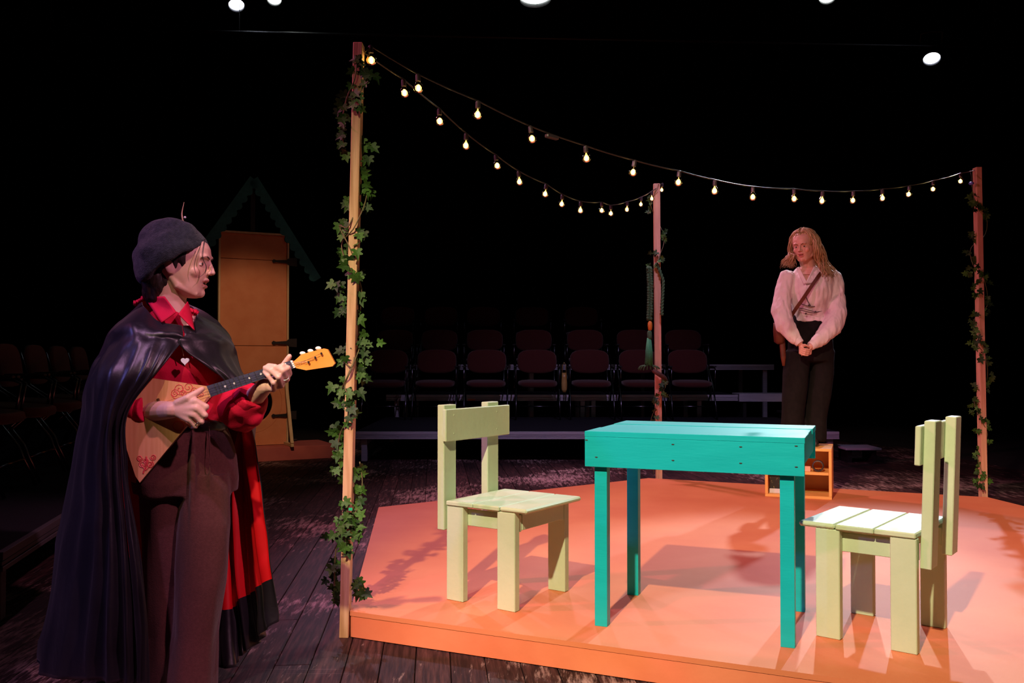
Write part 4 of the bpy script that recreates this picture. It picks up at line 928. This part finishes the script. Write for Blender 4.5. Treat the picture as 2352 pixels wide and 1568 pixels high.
patch('collar', Wp([(335, 686, 3.03), (333, 683, 3.04), (400, 684, 3.135), (398, 715, 3.15)]), M_red)
for (a0, a1, d_) in (((308, 697), (334, 684), 3.02), ((438, 713), (452, 718), 3.00)):     # small frills at the shoulder seams
    m = MB(); pts = []
    for k in range(16):
        f = k/15; p = W(a0[0] + (a1[0]-a0[0])*f, a0[1] + (a1[1]-a0[1])*f, d_); pts.append(p + Vector((0, 0.006*math.sin(k*2.2), 0.004*math.cos(k*2.9))))
    m.tube(pts, [.004 + .004*abs(math.sin(k*1.3)) for k in range(16)], 8); m.build('frill', M_red, person, True, True)
# pendant
M_pearl = mat('pearl_heart', (0.72, 0.75, 0.85), 0.25, (0.8, 0.83, 0.9), 20); M_gold = mat('thin_chain', (0.6, 0.45, 0.25), 0.3, (0.7, 0.55, 0.3), 40, metal=1.0)
m = MB(); m.tube(Wp([(412, 770, 2.888), (417, 795, 2.885), (422, 818, 2.880)]), 0.0014, 6); m.build('necklace_chain', M_gold, person, True, True)
c = W(426, 829, 2.872); hp = []
for k in range(28):
    t = 2*PI*k/28; hp.append((0.0008*16*math.sin(t)**3, 0.0008*(13*math.cos(t) - 5*math.cos(2*t) - 2*math.cos(3*t) - math.cos(4*t))))
m = MB(); m.prism(hp, 0.006, frame((1, 0, 0), (0, 0, 1), (0, -1, 0), c)); m.build('heart_pendant', M_pearl, person, False, True)
M_silver = mat('silver', (0.7, 0.68, 0.66), 0.2, (0.8, 0.78, 0.76), 30, metal=1.0)
for c, ax, r in ((W(655, 866, 2.823), W(647, 884, 2.842) - W(640, 866, 2.800), .0112), (W(455, 969, 2.779), W(463, 968, 2.776) - W(446, 952, 2.768), .0112)):
    q = Vector(ax).to_track_quat('Z', 'Y').to_matrix(); m = MB(); pp = [c + q @ Vector((r*math.cos(2*PI*k/18), r*math.sin(2*PI*k/18), 0)) for k in range(19)]; m.tube(pp, 0.0017, 6); m.build('ring', M_silver, person, True, True)

# cape: rows from neck to hem, columns from her right front edge round the back to her left front edge
rows = [
 [(418,748,2.935),(372,738,2.915),(338,712,2.97),(326,694,3.07),(345,688,3.16),(395,690,3.19),(440,702,3.15),(452,718,3.06),(444,742,2.97),(420,749,2.935)],
 [(420,768,2.895),(365,764,2.865),(302,748,2.875),(258,757,2.98),(285,738,3.14),(395,716,3.24),(488,736,3.25),(526,768,3.16),(498,774,3.00),(424,770,2.895)],
 [(414,789,2.880),(362,787,2.845),(285,792,2.845),(236,806,2.98),(255,792,3.2),(395,782,3.32),(508,792,3.30),(541,815,3.14),(508,812,2.975),(418,790,2.872)],
 [(364,850,2.800),(332,858,2.785),(246,870,2.780),(200,880,2.94),(232,880,3.28),(395,880,3.38),(520,880,3.34),(563,880,3.12),(556,890,2.965),(508,868,2.915)],
 [(296,948,2.785),(276,953,2.775),(230,955,2.775),(186,955,2.96),(215,960,3.32),(395,960,3.42),(530,965,3.36),(570,966,3.18),(573,962,3.10),(566,955,3.05)],
 [(292,1060,2.790),(272,1060,2.77),(220,1060,2.79),(172,1050,2.99),(198,1060,3.36),(395,1050,3.45),(512,1050,3.32),(545,1045,3.28),(568,1040,3.22),(582,1035,3.14)],
 [(312,1210,2.795),(286,1215,2.76),(218,1210,2.775),(144,1200,2.99),(180,1190,3.40),(400,1180,3.47),(508,1200,3.26),(543,1195,3.25),(576,1190,3.20),(600,1180,3.13)],
 [(335,1390,2.800),(302,1395,2.755),(208,1390,2.765),(114,1380,2.99),(166,1330,3.42),(400,1310,3.49),(506,1390,3.20),(548,1375,3.22),(588,1350,3.19),(618,1325,3.12)],
 [(346,1570,2.815),(308,1575,2.765),(203,1562,2.785),(88,1540,2.98),(160,1440,3.42),(400,1415,3.50),(508,1530,3.14),(556,1505,3.19),(598,1470,3.18),(628,1430,3.11)]]
NR, NC = 84, 132
cols = [crom([W(*r) for r in [row[j] for row in rows]], NR) for j in range(10)]
grid = np.array([crom([cols[j][i] for j in range(10)], NC) for i in range(NR)])
gu = np.gradient(grid, axis=1); gv = np.gradient(grid, axis=0); nrm = np.cross(gu, gv); nrm /= np.linalg.norm(nrm, axis=2, keepdims=True) + 1e-9
cen = np.array(W(410, 1000, 3.08))
sgn = np.sign(((grid - cen)*nrm)[:, :, :2].sum(2).mean()); nrm *= sgn
for i in range(NR):
    v = i/(NR - 1)
    for j in range(NC):
        u = j/(NC - 1); f = 0.0
        if v > 0.24:
            ww = min(1, (v - 0.24)*4)
            s0 = math.sin(u*2*PI*11 + 1.2*math.sin(v*3)); f = ww*(0.012 + 0.016*v)*((1 - 2*abs(s0)**0.7)*(0.6 + 0.4*math.sin(u*17)))*min(1, u*9)
            f += ww*0.005*(0.6 - abs(math.sin(u*PI*25 + v*3)))*min(1, u*9)
        f += 0.010*noise.noise(Vector((u*9, v*9, 0.3))) + 0.006*noise.noise(Vector((u*30, v*14, 1.3)))*(1 if v > .1 else 0)
        if u > 0.60 and v > 0.45: f += 0.016*math.sin((u - 0.60)/0.40*2*PI*3.2)
        grid[i, j] += nrm[i, j]*f
m = MB(); vs_ = [tuple(p) for p in grid.reshape(-1, 3)] + [tuple(p) for p in (grid - nrm*0.004).reshape(-1, 3)]; fs_ = []; mi_ = []
off = NR*NC
for i in range(NR - 1):
    for j in range(NC - 1):
        q = i*NC + j; fs_.append((q, q+1, q+NC+1, q+NC)); mi_.append(0)
        fs_.append((off+q, off+q+NC, off+q+NC+1, off+q+1)); mi_.append(1 if i/(NR-1) < 0.875 else 0)
edge_ = [(0, j) for j in range(NC)] + [(i, NC-1) for i in range(1, NR)] + [(NR-1, j) for j in range(NC-2, -1, -1)] + [(i, 0) for i in range(NR-2, 0, -1)]
for k in range(len(edge_)):
    a_ = edge_[k][0]*NC + edge_[k][1]; b_ = edge_[(k+1) % len(edge_)]; b_ = b_[0]*NC + b_[1]
    fs_.append((a_, a_ + off, b_ + off, b_)); mi_.append(0)
me = bpy.data.meshes.new('cape'); me.from_pydata(vs_, [], fs_); me.polygons.foreach_set('material_index', mi_); me.update()
link_mesh('cape', me, [M_satin, M_lining], person, True, True)['label'] = 'black satin cape with bright red lining'

# ------------------------------------------------------------------ the triangular stringed instrument
M_spruce = mat('pale_soundboard', (0.70, 0.36, 0.15), 0.38, (0.78, 0.43, 0.20), 5, (20, 1, 1.0), bump=0.03, spec=0.5, coat=0.3)
M_rim = mat('dark_rim', (0.07, 0.028, 0.014), 0.35, (0.10, 0.04, 0.02), 8, coat=0.3)
M_fb = mat('fingerboard', (0.035, 0.038, 0.065), 0.35, (0.055, 0.058, 0.095), 12, (2, 10, 10))  # dark blue-black, lifted in colour to imitate a bluish reflection
M_headw = mat('orange_headstock', (0.80, 0.30, 0.05), 0.3, (0.86, 0.40, 0.09), 6, coat=0.4); M_headd = mat('red_brown_neck', (0.30, 0.05, 0.02), 0.35, (0.38, 0.07, 0.03), 6)
M_orn = mat('red_ornament_paint', (0.62, 0.06, 0.06), 0.5, (0.68, 0.08, 0.08), 20)
M_white = mat('white_plastic', (0.85, 0.83, 0.78), 0.3, (0.9, 0.88, 0.84), 20)
YB = 2.838
inst = empty('balalaika', W(400, 980, YB), 0, 'wooden triangular three-stringed instrument held by the caped woman', 'instrument'); io = inst.location.copy()
out = [(477, 887), (485, 910), (321, 1108), (311, 1093), (238, 868), (246, 853)]
F0 = [W(x_, y_, YB) - io for x_, y_ in out]; cen_ = sum(F0, Vector())/6
m = MB(); m.loft([[p + Vector((0, 0.0042, 0)) for p in F0], F0], True, True); m.build('soundboard', M_spruce, inst)
m = MB(); m.loft([[p + Vector((0, 0.0045, 0)) for p in F0], [cen_.lerp(p, 0.995) + Vector((0, 0.020, 0)) for p in F0], [cen_.lerp(p, 0.72) + Vector((0, 0.056, 0)) for p in F0]], True, True); m.build('back_shell', M_rim, inst)
edge_p = [cen_.lerp(p, 1.002) for p in F0]
Q = lambda x_, y_, d_=0.0: W(x_, y_, YB - d_) - io
def slab(name, poly, y0, y1, mm, par=inst):
    m = MB(); A_ = [W(x_, y_, YB) - io for x_, y_ in poly]; m.loft([[p + Vector((0, y1, 0)) for p in A_], [p + Vector((0, y0, 0)) for p in A_]], True, True); return m.build(name, mm, par)
slab('neck', [(478, 889), (484, 908), (680, 843), (672, 828)], 0.0005, 0.022, M_headd)
fbd = slab('fingerboard', [(476, 886), (486, 911), (677, 845), (668, 828)], -0.006, 0.0, M_fb)
up0, lo0, up1, lo1 = Q(476, 886, .0075), Q(486, 911, .0075), Q(668, 828, .0075), Q(677, 845, .0075)
for k in range(15):
    f = 1 - (1 - 0.045)*(1 - 2**(-(k + 0.0)/9.5))/(1 - 2**(-15/9.5)) if k else 1.0
    a_ = up0.lerp(up1, f); b_ = lo0.lerp(lo1, f); MB().tube([a_, b_], 0.0012, 5).build('fret', M_silver, fbd)
for (x_, y_) in ((517, 887), (538, 880), (573, 868), (599, 858.5), (655, 836)):
    m = MB(); c = Q(x_, y_, 0.0065); m.cyl(c, c + Vector((0, 0.002, 0)), 0.0034, 12); m.build('position_dot', M_white, fbd)
hd = slab('headstock', [(674, 831), (693, 813.5), (744, 800), (753, 802), (770, 834), (764, 841), (704, 850), (680, 845)], -0.004, 0.012, M_headw)
slab('nut', [(668, 828), (672, 827), (680, 843), (676, 845)], -0.009, 0.0, M_white)
for (x_, y_) in ((695, 811), (713, 805.5), (731, 799.5)):
    m = MB(); m.ball(Q(x_, y_, -0.004), (0.0095, 0.005, 0.006), 12, 8, Matrix.Identity(4)); m.build('tuning_peg', M_white, hd, True)
for k, (x_, y_) in enumerate(((708.5, 831), (724, 820.6), (738, 811))):
    m = MB(); m.cyl(Q(x_, y_, 0.004), Q(x_, y_, 0.013), 0.0032, 10); m.build('string_post', M_blackmetal, hd)
    s0 = Q(*((672.5, 832), (674.5, 836), (676, 840))[2 - k], 0.0095); s1 = Q(*((368, 926), (370, 932), (372, 938))[k], 0.010)
    MB().tube([Q(x_, y_, 0.011), Q(*((672.5, 832), (674.5, 836), (676, 840))[k], 0.0095), s1], 0.0005, 5).build('string', M_silver, inst)
slab('bridge', [(361, 916), (366, 914), (378, 948), (373, 950)], -0.009, -0.0002, M_rim)
def scroll(cx_, cy_, s_, flip=1, rot=0.0):
    pts = []
    for k in range(40):
        t = k/39; a_ = t*3.4*PI; r_ = s_*(1 - t)**0.8 + 1.2
        x_, y_ = r_*math.cos(a_)*flip, r_*math.sin(a_); x_, y_ = x_*math.cos(rot) - y_*math.sin(rot), x_*math.sin(rot) + y_*math.cos(rot)
        pts.append(Q(cx_ + x_, cy_ + y_, 0.0003))
    return pts
m = MB()
for a_ in ((413, 893, 13, 1, .3), (432, 889, 12, -1, .2), (402, 903, 8, -1, 2.4), (447, 897, 8, 1, 1.0), (421, 903, 7, 1, 3.0), (462, 905, 6, -1, 2)): m.tube(scroll(*a_), 0.0011, 5)
m.tube(Wp([]) + crom([Q(393, 905, .0003), Q(402, 915, .0003), Q(420, 912, .0003), Q(440, 905, .0003), Q(455, 912, .0003)], 16), 0.0012, 5)
m.build('painted_scroll', M_orn, inst)
m = MB()
for a_ in ((321, 1052, 6, 1, 0), (352, 1050, 6, -1, 0), (327, 1066, 7, -1, 1), (345, 1066, 7, 1, -1), (336, 1058, 5, 1, 2)): m.tube(scroll(*a_), 0.0014, 5)
m.tube(crom([Q(336, 1048, .0003), Q(337, 1066, .0003), Q(331, 1080, .0003), Q(329, 1087, .0003)], 12), 0.0024, 6)
for k in (-1, 0, 1): m.tube(crom([Q(335, 1080, .0003), Q(335 + 9*k, 1070, .0003), Q(336 + 13*k, 1062, .0003)], 8), 0.0016, 5)
m.build('painted_scroll', M_orn, inst)
m = MB(); m.tube([Q(410 + 12*math.cos(2*PI*k/24), 978 + 11*math.sin(2*PI*k/24), .0003) for k in range(25)], 0.0013, 5); m.build('painted_scroll', M_orn, inst)

# ------------------------------------------------------------------ woman in the white blouse, standing on the crate
D = 6.99
p2 = empty('person', W(1858, 1022, D), 0, 'woman in white blouse and black trousers standing with clasped hands', 'person')
HM2 = axis_frame((-0.56, -0.81, -0.14), (-0.10, -0.06, 1), W(1846, 569, 6.90))
b = MB(); head_shape(b, HM2)
nb2 = W(1857, 614, 6.95)
b.tube([HM2 @ Vector((-0.02, 0, 0)), HM2 @ Vector((-0.02, 0, -0.06)), nb2, nb2 - Vector((0, 0, .06))], [.056, .053, .056, .085], 18)
PH2 = math.radians(-10)
b.loft([ell(W(x_, y_, d_), a_, bb, PH2) for (x_, y_, d_, a_, bb) in ((1862, 800, 7.0, .15, .10), (1862, 760, 7.0, .145, .10), (1863, 728, 6.98, .115, .082), (1862, 700, 6.965, .13, .097), (1860, 668, 6.955, .145, .105), (1859, 640, 6.955, .155, .085), (1858, 622, 6.955, .10, .062), (1857, 612, 6.95, .06, .052))])
s1, e1, w1 = W(1807, 638, 6.95), W(1792, 722, 6.88), W(1836, 787, 6.765); s2_, e2, w2 = W(1916, 638, 6.97), W(1922, 728, 6.90), W(1864, 794, 6.765)
for P_ in ((s1, e1, w1), (s2_, e2, w2)): chain(b, [P_[0] - Vector((0, 0, .012)), P_[1]], [.036, .034]); chain(b, [P_[1], P_[1].lerp(P_[2], .4), P_[2]], [.036, .035, .024], 12)
def fan(base, mid, tip, end, st, n=4):
    """four fingers side by side, each stepped by st from the one before"""
    out_ = []
    for k in range(n):
        o_ = (st[0]*k, st[1]*k, st[2]*k); out_.append([W(p[0] + o_[0], p[1] + o_[1], p[2] + o_[2]) for p in (base, mid, tip, end)])
    return out_
hand(b, W(1839, 789, 6.768), fan((1842, 799, 6.750), (1851, 802, 6.730), (1859, 803, 6.738), (1863, 800, 6.752), (-1.3, 4.5, .004)), Wp([(1842, 793, 6.755), (1848, 791.5, 6.738), (1853, 793, 6.732), (1857, 796, 6.734)]), .022, .64)
hand(b, W(1862, 796, 6.770), fan((1859, 800, 6.764), (1851, 800.5, 6.762), (1844, 801, 6.760), (1840, 803, 6.757), (0.4, 4.5, .003)), Wp([(1860, 797, 6.757), (1855, 795, 6.748), (1850, 794.5, 6.744), (1846, 795, 6.744)]), .022, .64)
for P_ in (((1836, 800, 7.0), (1826, 905, 6.95), (1822, 1000, 7.0)), ((1886, 800, 7.02), (1880, 905, 6.98), (1873, 1000, 7.02))): chain(b, Wp(P_), [.075, .054, .036], 12)
me = remesh(b, 0.0034, 2, 0.5)
a, L, near = head_finish(coords(me), HM2, 0.006); set_coords(me, a); skin_colors(me, L, near, (0.66, 0.36, 0.28), (0.50, 0.13, 0.12))
body2 = link_mesh('body', me, M_skin, p2, True, True)
face_bits(body2, HM2, M_brow2, 0.004)
for o in list(body2.children): o.matrix_parent_inverse = Matrix.Identity(4)
m = MB(); m.tube([HM2 @ Vector((0.076, 0.013, -0.0497)), HM2 @ Vector((0.082, 0, -0.0487)), HM2 @ Vector((0.076, -0.013, -0.0497))], 0.0028, 6); m.build('teeth', M_teeth, body2, True)
M_wblouse = mat('white_blouse_cotton', (0.74, 0.66, 0.66), 0.7, (0.80, 0.73, 0.73), 14, bump=0.08, bscale=200, spec=0.2)
M_btrouser = mat('black_trousers', (0.006, 0.005, 0.005), 0.9, (0.009, 0.007, 0.007), 40, bump=0.15, bscale=200, spec=0.15)
M_leather = mat('brown_leather', (0.085, 0.020, 0.010), 0.45, (0.13, 0.032, 0.016), 20, bump=0.15)
M_blonde = mat('fair_wavy_hair', (0.30, 0.17, 0.085), 0.42, (0.46, 0.29, 0.15), 60, (1, 1, 0.3), spec=0.5)
# trousers
m = MB(); m.loft([ell(W(1862, y_, 6.99), a_, bb, PH2, 26, 2.2) for (y_, a_, bb) in ((722, .120, .095), (745, .142, .112), (780, .165, .125), (815, .172, .125), (830, .165, .12))])
m.loft([ell(W(x_, y_, d_), a_, bb, PH2, 22, 2.2) for (x_, y_, d_, a_, bb) in ((1832, 805, 6.99, .095, .118), (1826, 860, 6.97, .092, .11), (1823, 910, 6.96, .088, .105), (1820, 960, 6.97, .085, .105), (1817, 1010, 6.98, .092, .115))])
m.loft([ell(W(x_, y_, d_), a_, bb, PH2, 22, 2.2) for (x_, y_, d_, a_, bb) in ((1888, 805, 7.01, .095, .118), (1886, 860, 7.0, .094, .112), (1880, 910, 6.99, .09, .108), (1873, 960, 7.0, .082, .105), (1868, 1010, 7.0, .088, .115))])
clothe(m, 'trousers', M_btrouser, 0.009, 6, 0.014, (8, 8, 2.5), 31, p2)
for sx, dd in ((1817, 6.955), (1870, 6.965)):
    c = W(sx, 1010, dd); c.z = PZ + 0.374
    m = MB(); m.loft([ell(c + Vector((-.01, -.0, z_)), a_, bb, PH2, 18) for (z_, a_, bb) in ((0.003, .040, .115), (0.02, .042, .118), (0.045, .038, .10), (0.07, .034, .065))]); m.build('shoe', M_shoe, p2, True, True)
# blouse
m = MB(); m.loft([ell(W(x_, y_, d_), a_, bb, PH2, 28, 2.1) for (x_, y_, d_, a_, bb) in ((1863, 739, 6.98, .130, .102), (1863, 728, 6.98, .130, .102), (1862, 700, 6.965, .148, .118), (1861, 668, 6.955, .165, .124), (1860, 640, 6.955, .172, .104), (1859, 624, 6.955, .120, .080), (1858, 614, 6.955, .074, .068))])
m.tube([s1, W(1797, 686, 6.92), W(1793, 716, 6.88), W(1803, 748, 6.83), W(1822, 772, 6.79), W(1833, 783, 6.772)], [.060, .066, .070, .070, .050, .036], 18)
m.tube([s2_, W(1920, 688, 6.94), W(1921, 718, 6.90), W(1909, 752, 6.85), W(1886, 778, 6.80), W(1868, 790, 6.772)], [.060, .070, .078, .078, .056, .038], 18)
m.ball(s1, .062, 16, 10); m.ball(s2_, .062, 16, 10)
me = remesh(m, 0.006, 5, 0.5); folds(me, 0.013, (15, 15, 4.5), 41); folds(me, 0.005, (42, 42, 12), 45)
bm = bmesh.new(); bm.from_mesh(me)       # open V neck
vn = [(1831, 612), (1878, 612), (1852.5, 650)]
def inside(q, T):
    def s_(a_, b_): return (b_[0]-a_[0])*(q[1]-a_[1]) - (b_[1]-a_[1])*(q[0]-a_[0])
    c = [s_(T[i], T[(i+1) % 3]) for i in range(3)]; return all(x >= 0 for x in c) or all(x <= 0 for x in c)
def project(p):
    z_ = p.z - HC; fw = p.y*math.cos(PITCH) + z_*math.sin(PITCH); up = -p.y*math.sin(PITCH) + z_*math.cos(PITCH)
    return (CX + F_PX*p.x/fw, CY - F_PX*up/fw)
bmesh.ops.delete(bm, geom=[v for v in bm.verts if v.co.y < 6.955 and inside(project(v.co), vn)], context='VERTS'); bm.to_mesh(me); bm.free()
link_mesh('blouse', me, M_wblouse, p2, True, True)
person_keep = person; person = p2
patch('collar', Wp([(1829, 616, 6.91), (1836, 613, 6.885), (1854, 649, 6.83), (1846, 652, 6.835)]), M_wblouse, 0.004, 0.004)
patch('collar', Wp([(1869, 612, 6.885), (1885, 617, 6.905), (1866, 650, 6.828), (1850, 651, 6.826)]), M_wblouse, 0.004, 0.004)
person = person_keep
for (p0, p1) in ((W(1830, 780, 6.776), W(1838, 789, 6.764)), (W(1872, 788, 6.778), W(1861, 795, 6.765))):
    m = MB(); m.tube([p0, p0.lerp(p1, .5), p1, p1.lerp(p0, .1)], [.037, .036, .034, .028], 18); clothe(m, 'cuff', M_wblouse, 0.005, 2, 0.002, (30, 30, 30), 2, p2)
M_lace = mat('dark_lacing', (0.06, 0.04, 0.045), 0.6, (0.09, 0.06, 0.065), 30)
for L_ in ([(1838, 697), (1850, 701), (1866, 704), (1885, 700), (1896, 698)], [(1832, 706), (1846, 709), (1860, 713), (1873, 716)], [(1836, 712), (1850, 715), (1868, 718), (1890, 713)], [(1851, 681), (1856, 693), (1862, 702)]):
    m = MB(); m.tube(crom(Wp([(x_, y_, 6.985 - math.sqrt(max(0.0, 1 - ((x_ - 1862)/46.0)**2))*0.137) for x_, y_ in L_]), 14), 0.0032, 6); m.build('lacing', M_lace, p2, True, True)
for (x_, y_) in ((1847, 685), (1858, 701), (1873, 716), (1851, 720)):
    m = MB(); m.ball(W(x_, y_, 6.985 - math.sqrt(1 - ((x_ - 1862)/46.0)**2)*0.14), (.008, .005, .008), 10, 6); m.build('button', M_lace, p2, True, True)
# strap and pouch
m = MB(); sp_ = crom(Wp([(1893, 616, 7.02), (1889, 622, 6.93), (1880, 634, 6.835), (1862, 660, 6.806), (1843, 688, 6.812), (1826, 712, 6.85), (1812, 735, 6.93), (1800, 752, 6.94)]), 40)
rg = []
for i, p in enumerate(sp_):
    p = Vector(p); t = (Vector(sp_[min(i+1, 39)]) - Vector(sp_[max(i-1, 0)])).normalized(); nd = Vector((0, -1, 0)); w_ = t.cross(nd).normalized(); nn_ = w_.cross(t).normalized()
    rg.append([p + w_*.0135 + nn_*.002, p + w_*.0135 - nn_*.002, p - w_*.0135 - nn_*.002, p - w_*.0135 + nn_*.002])
m.loft(rg); m.build('shoulder_strap', M_leather, p2, False, True)
m = MB(); m.loft([ell(W(x_, y_, 6.93), a_, bb, PH2, 18, 3) for (x_, y_, a_, bb) in ((1788, 741, .036, .05), (1789, 760, .042, .056), (1790, 785, .038, .052), (1792, 790, .02, .03))]); m.build('pouch', M_leather, p2, True, True)
m = MB(); m.loft([ell(W(x_, y_, 6.92), a_, bb, PH2, 14, 3) for (x_, y_, a_, bb) in ((1796, 745, .018, .016), (1797, 790, .022, .018), (1799, 820, .020, .016), (1800, 840, .010, .010))]); m.build('sheath', M_leather, p2, True, True)
# hair: cap plus wavy locks falling over both shoulders
m = MB(); m.ball((0, 0, 0), (0.110, 0.090, 0.104), 20, 14, HM2 @ Matrix.Translation((-0.022, 0, 0.046)))
m.ball((0, 0, 0), (0.060, 0.076, 0.085), 16, 12, HM2 @ Matrix.Translation((-0.075, 0, -0.03)))
me = remesh(m, 0.006, 3); folds(me, 0.010, (45, 45, 20), 7); link_mesh('hair', me, M_blonde, p2, True, True)
m = MB(); rnd = random.Random(11)
def lock(gd, jit, wave, r0, k):
    P_ = crom([Vector(p) for p in gd], 30); ph = rnd.uniform(0, 6.28); fr = rnd.uniform(5, 8); pts = []
    ox, oy = rnd.uniform(-jit, jit), rnd.uniform(-jit, jit)
    for i, p in enumerate(P_):
        f = i/29; g_ = min(1, f*1.6)
        pts.append(Vector(p) + Vector((ox*g_ + wave*g_*math.sin(fr*f*PI + ph), oy*g_ + wave*g_*math.cos(fr*f*PI + ph), 0.3*wave*math.sin(ph + f*9))))
    m.tube(pts, [r0*(0.7 + 0.5*math.sin(PI*min(1, f_/22)))*(1 if f_ < 22 else max(0.08, (29 - f_)/8)) for f_ in range(30)], 6)
H = lambda x_, y_, z_: HM2 @ Vector((x_, y_, z_))
def S(az, el, g_=1.0):
    az, el = math.radians(az), math.radians(el)
    return H(-0.022 + 0.112*g_*math.cos(el)*math.cos(az), 0.093*g_*math.cos(el)*math.sin(az), 0.046 + 0.107*g_*math.sin(el))
for k in range(150):      # her left side (right in the picture)
    f = k/149
    lock([S(4 + 30*f, 44 + 40*f), S(34 + 70*f, 46), S(58 + 80*f, 12), H(0.022 - 0.11*f, 0.100, -0.025), W(1882 + 16*f, 604, 6.87 + .11*f), W(1893 + 28*f, 630 + rnd.uniform(-8, 8), 6.855 + .12*f), W(1893 + 38*f, 648 + rnd.uniform(-18, 12), 6.86 + .11*f)], .022, .012, .0046, k)
for k in range(120):      # her right side (left in the picture)
    f = k/119
    lock([S(-4 - 30*f, 44 + 40*f), S(-34 - 70*f, 46), S(-60 - 80*f, 12), H(0.020 - 0.11*f, -0.096, -0.025), W(1821 - 9*f, 588, 6.865 + .09*f), W(1823 - 22*f, 602 + rnd.uniform(-6, 5), 6.865 + .09*f), W(1825 - 29*f, 612 + rnd.uniform(-9, 5), 6.87 + .08*f)], .018, .011, .0046, k)
hl = m.build('hair_lock', M_blonde, p2, True, True); hl['kind'] = 'stuff'
